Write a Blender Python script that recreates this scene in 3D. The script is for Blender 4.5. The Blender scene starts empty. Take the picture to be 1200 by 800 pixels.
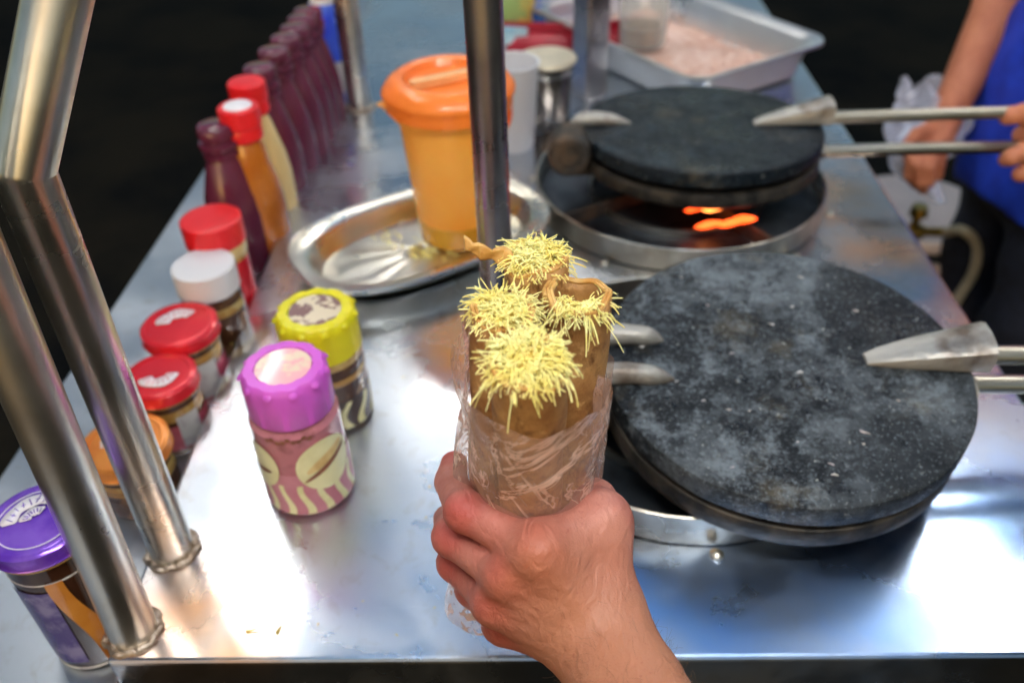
import bpy, bmesh, math, random
import numpy as np
from mathutils import Vector, Matrix
random.seed(7); rng = np.random.default_rng(7)
S = bpy.context.scene
C = S.collection
PI = math.pi
# ------------------------------------------------------------------ camera
H = 0.5                       # camera height above the counter (counter top is z = 0, ground z = -0.85)
def _rot(p, psi, rho):
    a = math.radians(90-p)
    rx = np.array([[1,0,0],[0,math.cos(a),-math.sin(a)],[0,math.sin(a),math.cos(a)]])
    z = lambda t: np.array([[math.cos(t),-math.sin(t),0],[math.sin(t),math.cos(t),0],[0,0,1]])
    return z(math.radians(psi)) @ rx @ z(math.radians(rho))
RC = _rot(38.66, 2.6, -1.5)
def at(px, py, z):            # point on the level z that the photograph shows at a pixel
    d = RC @ np.array([(px-600)/1000, (400-py)/1000, -1.0]); t = (z-H)/d[2]
    return np.array([0,0,H]) + t*d
def ray(px, py, depth):
    return np.array([0,0,H]) + RC @ np.array([(px-600)/1000, (400-py)/1000, -1.0])*depth
def proj(p):
    c = RC.T @ (np.array(p, float)-np.array([0,0,H])); return 600-1000*c[0]/c[2], 400+1000*c[1]/c[2]
def zat(x, y, py):            # height on the vertical through (x, y) seen at image row py
    lo, hi = -1.0, 0.49
    for _ in range(50):
        m = (lo+hi)/2
        if proj((x,y,m))[1] > py: lo = m
        else: hi = m
    return lo
cam = bpy.data.cameras.new('camera'); co = bpy.data.objects.new('camera', cam); C.objects.link(co)
M4 = Matrix([list(RC[0])+[0], list(RC[1])+[0], list(RC[2])+[H], [0,0,0,1]])
co.matrix_world = M4; S.camera = co
cam.lens = 30.0; cam.sensor_width = 36; cam.clip_start = .02; cam.clip_end = 500
cam.dof.use_dof = True; cam.dof.focus_distance = 0.43; cam.dof.aperture_fstop = 5.6
# ------------------------------------------------------------------ world
w = bpy.data.worlds.new('World'); S.world = w; w.use_nodes = True
nt = w.node_tree; bg = nt.nodes['Background']
sky = nt.nodes.new('ShaderNodeTexSky'); sky.sky_type = 'NISHITA'; sky.sun_disc = False
sky.sun_elevation = math.radians(8); sky.sun_rotation = math.radians(200)
nt.links.new(sky.outputs[0], bg.inputs[0]); bg.inputs[1].default_value = 0.05
S.view_settings.view_transform = 'Standard'; S.view_settings.look = 'None'
S.view_settings.exposure = 1.15; S.view_settings.gamma = 1
LAMP = 34.0
# ------------------------------------------------------------------ materials
def N(m, t, **kw):
    n = m.node_tree.nodes.new('ShaderNode'+t)
    for k, v in kw.items():
        if hasattr(n, k): setattr(n, k, v)
        else: n.inputs[k].default_value = v
    return n
def L(m, a, b): m.node_tree.links.new(a, b)
def c4(c): return (c[0], c[1], c[2], 1)
def ramp(m, src, stops):
    r = N(m, 'ValToRGB'); e = r.color_ramp.elements
    while len(e) < len(stops): e.new(.5)
    for i, (p, c) in enumerate(stops):
        e[i].position = p; e[i].color = c4(c) if isinstance(c, tuple) else (c,c,c,1)
    L(m, src, r.inputs[0]); return r.outputs[0]
def noise(m, scale, detail=4, stretch=None, dist=0, seed=0, rough=.55, spin=None):
    tc = N(m, 'TexCoord'); mp = N(m, 'Mapping'); L(m, tc.outputs['Object'], mp.inputs[0])
    if stretch: mp.inputs['Scale'].default_value = stretch
    if spin: mp.vector_type = 'TEXTURE'; mp.inputs['Rotation'].default_value = spin; mp.inputs['Scale'].default_value = tuple(1/v for v in stretch)
    mp.inputs['Location'].default_value = (seed*3.1, seed*1.7, seed*.9)
    n = N(m, 'TexNoise'); n.inputs['Scale'].default_value = scale; n.inputs['Detail'].default_value = detail
    n.inputs['Roughness'].default_value = rough; n.inputs['Distortion'].default_value = dist
    L(m, mp.outputs[0], n.inputs['Vector']); return n.outputs['Fac']
def mixc(m, f, a, b, mode='MIX'):
    x = N(m, 'MixRGB'); x.blend_type = mode
    for k, v in ((0, f), (1, a), (2, b)):
        if hasattr(v, 'is_linked') or hasattr(v, 'links'): L(m, v, x.inputs[k])
        else: x.inputs[k].default_value = v if k == 0 else c4(v)
    return x.outputs[0]
def new(name):
    m = bpy.data.materials.new(name); m.use_nodes = True
    return m, m.node_tree.nodes['Principled BSDF']
def mat(name, col, rough=.5, metal=0, col2=None, scale=30, detail=4, lo=.4, hi=.6, bump=0, bscale=None,
        trans=0, ior=1.45, sss=0, coat=0, stretch=None, emis=None, estr=0, rvar=0, spec=None, alpha=1):
    m, b = new(name)
    b.inputs['Base Color'].default_value = c4(col); b.inputs['Roughness'].default_value = rough
    b.inputs['Metallic'].default_value = metal; b.inputs['IOR'].default_value = ior
    b.inputs['Transmission Weight'].default_value = trans; b.inputs['Coat Weight'].default_value = coat
    b.inputs['Coat Roughness'].default_value = .08; b.inputs['Alpha'].default_value = alpha
    if spec is not None: b.inputs['Specular IOR Level'].default_value = spec
    if sss:
        b.inputs['Subsurface Weight'].default_value = sss; b.inputs['Subsurface Radius'].default_value = (1,.35,.2)
        b.inputs['Subsurface Scale'].default_value = .006
    c2 = col2 if col2 else tuple(v*.8 for v in col)
    n = noise(m, scale, detail, stretch)
    L(m, mixc(m, ramp(m, n, [(lo, 0.0), (hi, 1.0)]), col, c2), b.inputs['Base Color'])
    if rvar:
        n2 = noise(m, scale*.6, 5, stretch, seed=2); r = ramp(m, n2, [(.35, max(rough-rvar,.02)), (.65, rough+rvar)])
        L(m, r, b.inputs['Roughness'])
    if bump:
        n3 = noise(m, bscale or scale*2, 5, stretch, seed=4); bp = N(m, 'Bump'); bp.inputs['Strength'].default_value = bump
        bp.inputs['Distance'].default_value = .002; L(m, n3, bp.inputs['Height']); L(m, bp.outputs[0], b.inputs['Normal'])
    if emis: b.inputs['Emission Color'].default_value = c4(emis); b.inputs['Emission Strength'].default_value = estr
    return m
def blob(m, pts, src=None):   # mask 0..1 near given (x, y, radius) stains and painted reflections, edges broken up by noise
    tc = N(m, 'TexCoord'); n = noise(m, 14, 6, seed=5); out = None
    for x, y, r in pts:
        d = N(m, 'VectorMath', operation='DISTANCE'); L(m, tc.outputs['Object'], d.inputs[0]); d.inputs[1].default_value = (x-.05, y-.9, .85)   # the cart's own space
        a = N(m, 'Math', operation='MULTIPLY_ADD'); L(m, n, a.inputs[0]); a.inputs[1].default_value = r*1.4
        L(m, d.outputs['Value'], a.inputs[2])
        mr = N(m, 'MapRange'); L(m, a.outputs[0], mr.inputs[0])
        mr.inputs[1].default_value = r*1.6; mr.inputs[2].default_value = r*.75; mr.inputs[3].default_value = 0; mr.inputs[4].default_value = 1
        if out is None: out = mr.outputs[0]
        else:
            mx = N(m, 'Math', operation='MAXIMUM'); L(m, out, mx.inputs[0]); L(m, mr.outputs[0], mx.inputs[1]); out = mx.outputs[0]
    return out
def steel_sheet(name, stains=(), rough=.3, blues=()):
    m, b = new(name); b.inputs['Metallic'].default_value = 1
    base = mixc(m, ramp(m, noise(m, 5, 6), [(.35, 0.0), (.65, 1.0)]), (.66,.70,.74), (.52,.57,.64))
    base = mixc(m, ramp(m, noise(m, 60, 8, seed=3, dist=.6), [(.56, 0.0), (.70, .35)]), base, (.42,.40,.36))
    base = mixc(m, ramp(m, noise(m, 120, 10, stretch=(1,.03,1), seed=31, rough=.8), [(.60, 0.0), (.68, .35)]), base, (.46,.47,.48))
    base = mixc(m, ramp(m, noise(m, 90, 8, stretch=(.05,1,1), seed=37, rough=.8), [(.64, 0.0), (.70, .35)]), base, (.9,.9,.9))
    if blues: base = mixc(m, blob(m, blues), base, mixc(m, noise(m, 7, 6, seed=12), (.24,.46,.92), (.50,.68,.96)))   # blue reflection from overhead painted into the steel colour
    if stains:
        s = blob(m, stains)
        base = mixc(m, s, base, mixc(m, noise(m, 35, 5, seed=8), (.95,.62,.42), (.72,.42,.26)))
    L(m, base, b.inputs['Base Color'])
    r1 = ramp(m, noise(m, 7, 9, seed=1, dist=.3, rough=.6), [(.38, rough-.10), (.62, rough+.14)])
    L(m, r1, b.inputs['Roughness'])
    bp = N(m, 'Bump'); bp.inputs['Strength'].default_value = .35; bp.inputs['Distance'].default_value = .004
    L(m, noise(m, 3.2, 2, seed=6), bp.inputs['Height'])
    b2 = N(m, 'Bump'); b2.inputs['Strength'].default_value = .11; b2.inputs['Distance'].default_value = .0006
    L(m, noise(m, 260, 8, stretch=(1,.05,1), seed=9, rough=.7), b2.inputs['Height']); L(m, bp.outputs[0], b2.inputs['Normal'])
    L(m, b2.outputs[0], b.inputs['Normal'])
    return m
def iron_mat(name, dark, ash, lo, hi, gloss=.30):
    m, b = new(name)
    n = noise(m, 9, 12, dist=.15, rough=.78)
    c = mixc(m, ramp(m, n, [(lo, 0.0), (hi, 1.0)]), dark, ash)
    c = mixc(m, ramp(m, noise(m, 38, 12, seed=2, rough=.85), [(.50, 0.0), (.60, .8)]), c, tuple(v*1.7 for v in ash))
    c = mixc(m, ramp(m, noise(m, 18, 10, seed=5, rough=.75), [(.54, 0.0), (.66, .45)]), c, (.13,.105,.06))
    c = mixc(m, ramp(m, noise(m, 26, 10, seed=11, rough=.8), [(.56, 0.0), (.62, .9)]), c, dark)
    c = mixc(m, ramp(m, noise(m, 5.5, 6, seed=17, rough=.6, dist=.6), [(.47, 0.0), (.58, .80)]), c, dark)
    c = mixc(m, ramp(m, noise(m, 330, 5, seed=19, rough=.8), [(.57, 0.0), (.62, .55)]), c, tuple(v*2.3 for v in ash))
    sc = noise(m, 60, 6, stretch=(1,.12,1), dist=.2, seed=14, spin=(0,0,.5))
    c = mixc(m, ramp(m, sc, [(.70, 0.0), (.76, .3)]), c, tuple(v*2.0 for v in ash))
    c = mixc(m, ramp(m, noise(m, 210, 4, seed=7, rough=.7), [(.66, 0.0), (.70, .8)]), c, (.50,.52,.48))
    L(m, c, b.inputs['Base Color'])
    L(m, ramp(m, noise(m, 20, 10, seed=3, rough=.75), [(.40, gloss), (.60, gloss+.40)]), b.inputs['Roughness'])
    b.inputs['Metallic'].default_value = 0; b.inputs['Specular IOR Level'].default_value = .38 if gloss > .2 else .22
    bp = N(m, 'Bump'); bp.inputs['Strength'].default_value = .8; bp.inputs['Distance'].default_value = .0020
    L(m, noise(m, 60, 12, seed=4, rough=.75), bp.inputs['Height']); L(m, bp.outputs[0], b.inputs['Normal'])
    return m
def skin_mat(name, a, b_, red, attr=False):
    m, b = new(name)
    c = mixc(m, ramp(m, noise(m, 28, 6, dist=.4), [(.35, 0.0), (.68, 1.0)]), a, b_)
    if attr:
        at_ = N(m, 'Attribute'); at_.attribute_name = 'flush'
        c = mixc(m, at_.outputs['Fac'], c, red)
        a2 = N(m, 'Attribute'); a2.attribute_name = 'tan'
        c = mixc(m, a2.outputs['Fac'], c, (.47,.20,.10))
    c = mixc(m, ramp(m, noise(m, 420, 3, seed=3), [(.62, 0.0), (.75, .35)]), c, tuple(v*.6 for v in red))
    L(m, c, b.inputs['Base Color']); b.inputs['Roughness'].default_value = .5
    b.inputs['Subsurface Weight'].default_value = .08; b.inputs['Subsurface Radius'].default_value = (1,.35,.2)
    b.inputs['Subsurface Scale'].default_value = .004
    v = N(m, 'TexVoronoi'); tc = N(m, 'TexCoord'); mp = N(m, 'Mapping'); L(m, tc.outputs['Object'], mp.inputs[0])
    v.inputs['Scale'].default_value = 620; v.feature = 'DISTANCE_TO_EDGE'; L(m, mp.outputs[0], v.inputs['Vector'])
    bp = N(m, 'Bump'); bp.inputs['Strength'].default_value = .35; bp.inputs['Distance'].default_value = .0004; L(m, v.outputs[0], bp.inputs['Height'])
    b2 = N(m, 'Bump'); b2.inputs['Strength'].default_value = .55; b2.inputs['Distance'].default_value = .0022
    L(m, noise(m, 95, 5, seed=4, dist=1.5, stretch=(1.5,.7,1)), b2.inputs['Height']); L(m, bp.outputs[0], b2.inputs['Normal']); L(m, b2.outputs[0], b.inputs['Normal'])
    return m
def film_mat(name, tint, opac, streak, folds=0.0):
    m = bpy.data.materials.new(name); m.use_nodes = True; t = m.node_tree; t.nodes.remove(t.nodes['Principled BSDF'])
    out = t.nodes['Material Output']
    tr = N(m, 'BsdfTransparent'); tr.inputs[0].default_value = (1,.97,.95,1)
    b = N(m, 'BsdfPrincipled'); b.inputs['Base Color'].default_value = c4(tint); b.inputs['Roughness'].default_value = .13
    b.inputs['Specular IOR Level'].default_value = .9
    n = noise(m, 46, 5, stretch=(1,1,.16), dist=.5, seed=3, spin=(0,.85,.3))
    bp = N(m, 'Bump'); bp.inputs['Strength'].default_value = 1; bp.inputs['Distance'].default_value = .0028; L(m, n, bp.inputs['Height']); L(m, bp.outputs[0], b.inputs['Normal'])
    fr = N(m, 'LayerWeight'); fr.inputs[0].default_value = .35; L(m, bp.outputs[0], fr.inputs['Normal'])
    ma = N(m, 'Math', operation='MULTIPLY_ADD'); L(m, fr.outputs['Facing'], ma.inputs[0]); ma.inputs[1].default_value = streak; ma.inputs[2].default_value = opac
    ma.use_clamp = True; fac = ma.outputs[0]
    if folds:      # doubled film along the creases is whiter
        n2 = noise(m, 110, 4, stretch=(1,1,.035), dist=.25, seed=9, spin=(0,.95,.2)); rr_ = ramp(m, n2, [(.54, 0.0), (.585, folds), (.63, 0.0)])
        n3 = noise(m, 90, 3, stretch=(1,1,.04), dist=.25, seed=21, spin=(0,-.5,.1)); r3 = ramp(m, n3, [(.60, 0.0), (.63, folds*.7), (.66, 0.0)])
        for q_ in (rr_, r3):
            ad = N(m, 'Math', operation='ADD'); L(m, fac, ad.inputs[0]); L(m, q_, ad.inputs[1]); ad.use_clamp = True; fac = ad.outputs[0]
    mx = N(m, 'MixShader'); L(m, fac, mx.inputs[0]); L(m, tr.outputs[0], mx.inputs[1]); L(m, b.outputs[0], mx.inputs[2])
    L(m, mx.outputs[0], out.inputs[0]); return m
def glass_mat(name, col, rough=.05):   # thin clear plastic or glass
    return film_mat(name, col, .14, .5)

M = {}
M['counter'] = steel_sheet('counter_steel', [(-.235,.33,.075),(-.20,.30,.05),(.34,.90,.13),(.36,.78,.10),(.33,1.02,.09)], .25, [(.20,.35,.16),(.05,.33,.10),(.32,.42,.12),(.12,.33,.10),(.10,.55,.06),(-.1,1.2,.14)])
M['shelf'] = steel_sheet('shelf_steel', rough=.42)
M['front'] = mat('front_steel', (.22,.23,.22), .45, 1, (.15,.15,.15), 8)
M['tube'] = mat('tube_steel', (.86,.83,.76), .30, 1, (.72,.67,.58), 14, rvar=.06, bump=.08, bscale=60)
M['tube_dark'] = mat('pole_steel', (.60,.57,.56), .27, 1, (.48,.45,.47), 20, rvar=.05)
M['weld'] = mat('weld_bead', (.62,.52,.42), .4, .9, (.30,.22,.16), 90, bump=.8, bscale=300)
M['ring'] = mat('ring_steel', (.60,.57,.50), .36, 1, (.36,.32,.26), 18, rvar=.1, bump=.1)
M['pan'] = mat('burner_pan', (.10,.12,.14), .35, .8, (.03,.03,.035), 12)
M['bar'] = mat('burner_bar', (.06,.055,.05), .6, .7, (.13,.09,.06), 40)
M['iron'] = iron_mat('cast_iron_ash', (.003,.005,.008), (.105,.122,.135), .47, .62, .20)
M['iron2'] = iron_mat('cast_iron_black', (.003,.006,.010), (.018,.028,.036), .50, .80, .16)
M['iron_side'] = mat('cast_iron_edge', (.022,.021,.019), .5, .5, (.07,.058,.045), 60, bump=.5)
M['bracket'] = mat('bracket_metal', (.40,.38,.34), .45, .55, (.13,.09,.065), 26, detail=10, lo=.46, hi=.66, bump=.9, bscale=90, rvar=.12)
M['rod'] = mat('rod_metal', (.66,.65,.58), .3, 1, (.38,.34,.26), 16, stretch=(.2,1,1), rvar=.1)
M['tray_steel'] = mat('platter_steel', (.80,.77,.70), .30, 1, (.68,.64,.54), 12, rvar=.06, bump=.12, bscale=25)
M['alu'] = mat('tray_aluminium', (.74,.75,.75), .35, .85, (.66,.66,.66), 8, rvar=.1)
M['pitcher'] = mat('pitcher_orange', (1.0,.45,.07), .33, 0, (1.0,.38,.04), 6, trans=0, sss=.3)
M['pitcher_low'] = mat('pitcher_amber', (.85,.42,.03), .25, 0, (.75,.33,.02), 20, trans=.2, coat=.4)
M['lid_orange'] = mat('lid_orange', (.98,.24,.03), .32, 0, (.95,.19,.02), 6, coat=.2)
M['lid_grip'] = mat('lid_grip', (.96,.50,.20), .35)
M['purple'] = mat('syrup_bottle', (.13,.020,.048), .22, 0, (.10,.015,.036), 10, coat=.3, bump=.1, bscale=30)
M['amber'] = mat('caramel_sauce', (.55,.17,.02), .16, 0, (.42,.11,.01), 15, coat=.8)
M['cream'] = mat('condensed_milk', (.82,.62,.27), .2, 0, (.75,.55,.22), 10, coat=.6)
M['red'] = mat('red_lid', (.80,.014,.018), .33, 0, (.72,.010,.015), 8, coat=.25)
M['redtin'] = mat('red_tin_lid', (.80,.02,.03), .24, .25, (.74,.015,.03), 12, coat=.5)
M['white'] = mat('white_plastic', (.74,.72,.72), .38, 0, (.74,.72,.72), 8)
M['print'] = mat('white_print', (.88,.84,.84), .4, 0, (.82,.76,.78), 60)
M['orange_tin'] = mat('orange_tin_lid', (.85,.30,.05), .28, .3, (.78,.22,.03), 25, coat=.4)
M['purple_tin'] = mat('violet_tin_lid', (.18,.05,.62), .22, .45, (.30,.13,.75), 40, coat=.6)
M['pinklid'] = mat('pink_lid', (.66,.12,.62), .36, 0, (.58,.09,.56), 8, sss=.1)
M['yellowlid'] = mat('yellow_lid', (.78,.70,.01), .34, 0, (.72,.62,.01), 8, sss=.1)
M['choc'] = mat('chocolate_spread', (.035,.014,.007), .12, 0, (.055,.02,.01), 30, coat=1)
M['nutjar'] = mat('jar_brown', (.075,.03,.014), .12, 0, (.20,.10,.045), 28, coat=1, lo=.5, hi=.56)
M['jam'] = mat('berry_label', (.42,.05,.10), .35, 0, (.55,.12,.16), 40, coat=.5)
M['caramel'] = mat('caramel_stripe', (.62,.25,.04), .18, 0, (.50,.17,.02), 20, coat=1)
M['goldband'] = mat('jar_glass_gold', (.42,.22,.05), .12, 0, (.55,.38,.12), 70, coat=1, lo=.45, hi=.55)
M['greylabel'] = mat('pale_label', (.58,.57,.55), .4, 0, (.42,.38,.40), 60, lo=.5, hi=.6)
M['pinkjar'] = mat('pink_spread', (.48,.17,.20), .2, 0, (.30,.10,.11), 60, coat=.8, lo=.5, hi=.66)
M['pinkband'] = mat('pink_label', (.56,.22,.27), .3, 0, (.50,.17,.22), 30, coat=.4)
M['creamlabel'] = mat('cream_label', (.78,.74,.42), .32, 0, (.62,.58,.28), 45, coat=.4, lo=.45, hi=.7)
M['brownprint'] = mat('brown_print', (.28,.10,.05), .4, 0, (.18,.06,.03), 80)
M['violetlabel'] = mat('violet_label', (.07,.04,.20), .25, 0, (.22,.18,.36), 60, coat=.6, lo=.45, hi=.6)
M['sticker'] = mat('sticker', (.80,.62,.45), .35, 0, (.85,.40,.42), 45, lo=.46, hi=.52, coat=.3)
M['stickery'] = mat('sticker_brown', (.72,.60,.42), .3, 0, (.22,.11,.10), 70, lo=.47, hi=.52, coat=.3)
def wafer_mat():
    m, b = new('rolled_wafer')
    c = mixc(m, ramp(m, noise(m, 30, 10, seed=2, rough=.7), [(.38, 0.0), (.62, 1.0)]), (.60,.34,.12), (.34,.15,.045))
    c = mixc(m, ramp(m, noise(m, 75, 8, seed=5, rough=.75, stretch=(1,1,.6)), [(.52, 0.0), (.64, .85)]), c, (.15,.055,.016))
    c = mixc(m, ramp(m, noise(m, 160, 5, seed=8), [(.60, 0.0), (.70, .7)]), c, (.70,.43,.17))
    L(m, c, b.inputs['Base Color']); b.inputs['Roughness'].default_value = .48
    bp = N(m, 'Bump'); bp.inputs['Strength'].default_value = .9; bp.inputs['Distance'].default_value = .0012
    L(m, noise(m, 130, 8, seed=3, rough=.7), bp.inputs['Height']); L(m, bp.outputs[0], b.inputs['Normal'])
    return m
M['wafer'] = wafer_mat()
M['stickery2'] = mat('cookie_print', (.74,.58,.26), .4, 0, (.62,.42,.16), 90)
M['wafer_in'] = mat('wafer_edge', (.70,.42,.14), .55, 0, (.52,.26,.06), 70, bump=.5, bscale=200, sss=.15)
M['cheese'] = mat('grated_cheese', (.97,.90,.38), .5, 0, (.95,.80,.22), 80, sss=.1)
M['cheese_core'] = mat('cheese_core', (.84,.66,.17), .55, 0, (.72,.48,.08), 120, bump=.9, bscale=260, sss=.2)
M['film'] = film_mat('bag_film', (.76,.52,.43), .20, .36, .80)
M['film_blue'] = film_mat('bag_film_blue', (.74,.78,.92), .34, .5, .35)
M['skin'] = skin_mat('hand_skin', (.55,.225,.17), (.41,.125,.095), (.42,.055,.045), True)
M['skin2'] = skin_mat('cook_skin', (.60,.22,.11), (.48,.15,.07), (.55,.15,.09))
M['hair'] = mat('arm_hair', (.16,.08,.035), .5)
M['shirt'] = mat('blue_shirt', (.012,.06,.62), .75, 0, (.010,.04,.48), 30, bump=.5, bscale=18)
M['jeans'] = mat('navy_trousers', (.008,.011,.022), .85, 0, (.012,.017,.035), 60, bump=.4)
M['stool'] = mat('stool_plastic', (.88,.74,.68), .42, 0, (.80,.66,.60), 12)
M['brass'] = mat('brass', (.60,.40,.10), .28, 1, (.35,.22,.05), 90)
M['hose'] = mat('gas_hose', (.55,.50,.38), .4, 0, (.42,.38,.26), 30, trans=.2)
M['cupsteel'] = mat('cup_steel', (.26,.22,.19), .25, 1, (.18,.15,.13), 14, rvar=.06)
M['cuprim'] = mat('cup_rim', (.72,.62,.44), .35, .2)
M['crumbs'] = mat('shredded_filling', (.82,.60,.50), .75, 0, (.70,.44,.33), 60, bump=.6, bscale=140, lo=.4, hi=.6)
M['redbag'] = mat('red_pouch', (.42,.012,.03), .4, 0, (.30,.01,.02), 12)
M['bluep'] = mat('blue_pack', (.01,.09,.50), .35, 0, (.03,.18,.60), 20, coat=.4)
M['bluelab'] = mat('blue_label', (.02,.06,.72), .35, 0, (.10,.20,.80), 20)
M['greenp'] = mat('green_yellow_pack', (.32,.48,.16), .4, 0, (.70,.52,.12), 14, lo=.45, hi=.52)
M['cyanp'] = mat('pale_blue_pack', (.30,.52,.62), .4, 0, (.5,.62,.6), 14)
M['orangelab'] = mat('orange_label', (.90,.13,.02), .4)
M['glass'] = glass_mat('clear_glass', (.75,.80,.78))
M['glassbrown'] = mat('jar_contents', (.16,.08,.03), .3, 0, (.25,.14,.06), 30)
M['flame'] = mat('flame', (1,.3,.05), .5, emis=(1,.06,.008), estr=2.2)
M['flame2'] = mat('flame_core', (1,.5,.2), .5, emis=(1,.22,.04), estr=3.2)
M['ground'] = mat('asphalt', (.030,.023,.014), .95, 0, (.008,.008,.008), 2.2, 8, lo=.4, hi=.66, bump=.8, bscale=60, spec=.12)
M['canopy'] = mat('blue_canopy', (.16,.42,.85), .7, 0, (.2,.48,.88), 2)
M['housing'] = mat('lamp_housing', (.75,.75,.75), .5)
M['lamp'] = mat('lamp_glow', (1,1,1), .5, emis=(1,.96,.90), estr=LAMP)
# ------------------------------------------------------------------ mesh helpers: every primitive returns (verts, faces)
def rotz(a): return np.array([[math.cos(a),-math.sin(a),0],[math.sin(a),math.cos(a),0],[0,0,1]])
def roty(a): return np.array([[math.cos(a),0,math.sin(a)],[0,1,0],[-math.sin(a),0,math.cos(a)]])
def rotx(a): return np.array([[1,0,0],[0,math.cos(a),-math.sin(a)],[0,math.sin(a),math.cos(a)]])
def tf(p, R=None, t=(0,0,0), s=1):
    V = np.array(p[0], float)*s
    if R is not None: V = V @ R.T
    return V+np.array(t, float), p[1]
def join(*ps):
    V = []; F = []; o = 0
    for v, f in ps:
        V.append(np.array(v, float)); F += [[i+o for i in q] for q in f]; o += len(v)
    return np.concatenate(V), F
def lathe(prof, seg=48, mod=None):
    V = []; F = []; n = len(prof)
    for i, (r, z) in enumerate(prof):
        for k in range(seg):
            a = 2*PI*k/seg; rr = r*(mod(a, i, z) if mod else 1)
            V.append((rr*math.cos(a), rr*math.sin(a), z))
    for i in range(n-1):
        for k in range(seg):
            k2 = (k+1) % seg; F.append([i*seg+k, i*seg+k2, (i+1)*seg+k2, (i+1)*seg+k])
    if prof[0][0] > 1e-4: F.append([k for k in range(seg)][::-1])
    if prof[-1][0] > 1e-4: F.append([(n-1)*seg+k for k in range(seg)])
    return np.array(V), F
def lathe_open(prof, seg=48, mod=None):
    V, F = lathe(prof, seg, mod); F = [f for f in F if len(f) == 4]; return V, F
def tube(pts, rad, seg=16, caps=True):
    P = [np.array(p, float) for p in pts]; n = len(P)
    if not hasattr(rad, '__len__'): rad = [rad]*n
    V = []; F = []; u = None
    for i in range(n):
        d = P[min(i+1,n-1)]-P[max(i-1,0)]; d /= np.linalg.norm(d)+1e-12
        if u is None:
            a = np.array([0,0,1.]) if abs(d[2]) < .9 else np.array([1.,0,0]); u = np.cross(d, a)
        u = u-d*np.dot(u, d); u /= np.linalg.norm(u)+1e-12; v = np.cross(d, u)
        for k in range(seg):
            t = 2*PI*k/seg; V.append(P[i]+rad[i]*(math.cos(t)*u+math.sin(t)*v))
    for i in range(n-1):
        for k in range(seg):
            k2 = (k+1) % seg; F.append([i*seg+k, i*seg+k2, (i+1)*seg+k2, (i+1)*seg+k])
    if caps: F.append(list(range(seg))[::-1]); F.append([(n-1)*seg+k for k in range(seg)])
    return np.array(V), F
def box(x0, x1, y0, y1, z0, z1):
    V = np.array([(x,y,z) for z in (z0,z1) for y in (y0,y1) for x in (x0,x1)], float)
    return V, [[0,2,3,1],[4,5,7,6],[0,1,5,4],[2,6,7,3],[0,4,6,2],[1,3,7,5]]
def prism(poly, z0, z1):
    n = len(poly); V = [(x,y,z0) for x,y in poly]+[(x,y,z1) for x,y in poly]
    F = [list(range(n))[::-1], list(range(n,2*n))]+[[i,(i+1)%n,n+(i+1)%n,n+i] for i in range(n)]
    return np.array(V, float), F
def grid(nu, nv, fn, closed_u=False):
    V = [fn(i/(nu if closed_u else nu-1), j/(nv-1)) for j in range(nv) for i in range(nu)]; F = []
    for j in range(nv-1):
        for i in range(nu if closed_u else nu-1):
            i2 = (i+1) % nu; F.append([j*nu+i, j*nu+i2, (j+1)*nu+i2, (j+1)*nu+i])
    return np.array(V, float), F
def catmull(pts, n=8):
    P = [np.array(p, float) for p in pts]; P = [2*P[0]-P[1]]+P+[2*P[-1]-P[-2]]; out = []
    for i in range(1, len(P)-2):
        for k in range(n):
            t = k/n; a,b,c,d = P[i-1],P[i],P[i+1],P[i+2]
            out.append(.5*((2*b)+(-a+c)*t+(2*a-5*b+4*c-d)*t*t+(-a+3*b-3*c+d)*t**3))
    out.append(P[-2]); return out
def obj(name, p, m, parent=None, smooth=True, bevel=0, world=False, solid=0, label=None):
    V, F = p; V = np.array(V, float)
    if world and parent is not None:
        o_ = np.array([0.,0,0]); q = parent
        while q: o_ += np.array(q.location); q = q.parent
        V = V-o_
    me = bpy.data.meshes.new(name); me.from_pydata(V.tolist(), [], F); me.update()
    me.materials.append(M[m] if isinstance(m, str) else m)
    if smooth:
        me.polygons.foreach_set('use_smooth', [True]*len(me.polygons))
    o = bpy.data.objects.new(name, me); C.objects.link(o)
    if parent is not None: o.parent = parent
    if smooth == True:
        try: me.set_sharp_from_angle(angle=math.radians(38))
        except Exception: pass
    if solid:
        s = o.modifiers.new('solid', 'SOLIDIFY'); s.thickness = solid; s.offset = 0
    if bevel:
        b = o.modifiers.new('bevel', 'BEVEL'); b.width = bevel; b.segments = 3; b.limit_method = 'ANGLE'; b.angle_limit = math.radians(35)
    if label: o['label'] = label
    return o
def tag(o, label, cat, group=None, kind=None):
    if label: o['label'] = label
    if cat: o['category'] = cat
    if group: o['group'] = group
    if kind: o['kind'] = kind
    return o
def thing(name, label, cat, loc, group=None, rz=0):
    o = bpy.data.objects.new(name, None); C.objects.link(o); o.location = tuple(float(v) for v in loc); o.rotation_euler = (0,0,rz)
    o.empty_display_size = .02
    return tag(o, label, cat, group)
def copy_tree(o, parent=None):
    c = o.copy(); C.objects.link(c); c.parent = parent
    for ch in list(o.children): copy_tree(ch, c)
    return c
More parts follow.
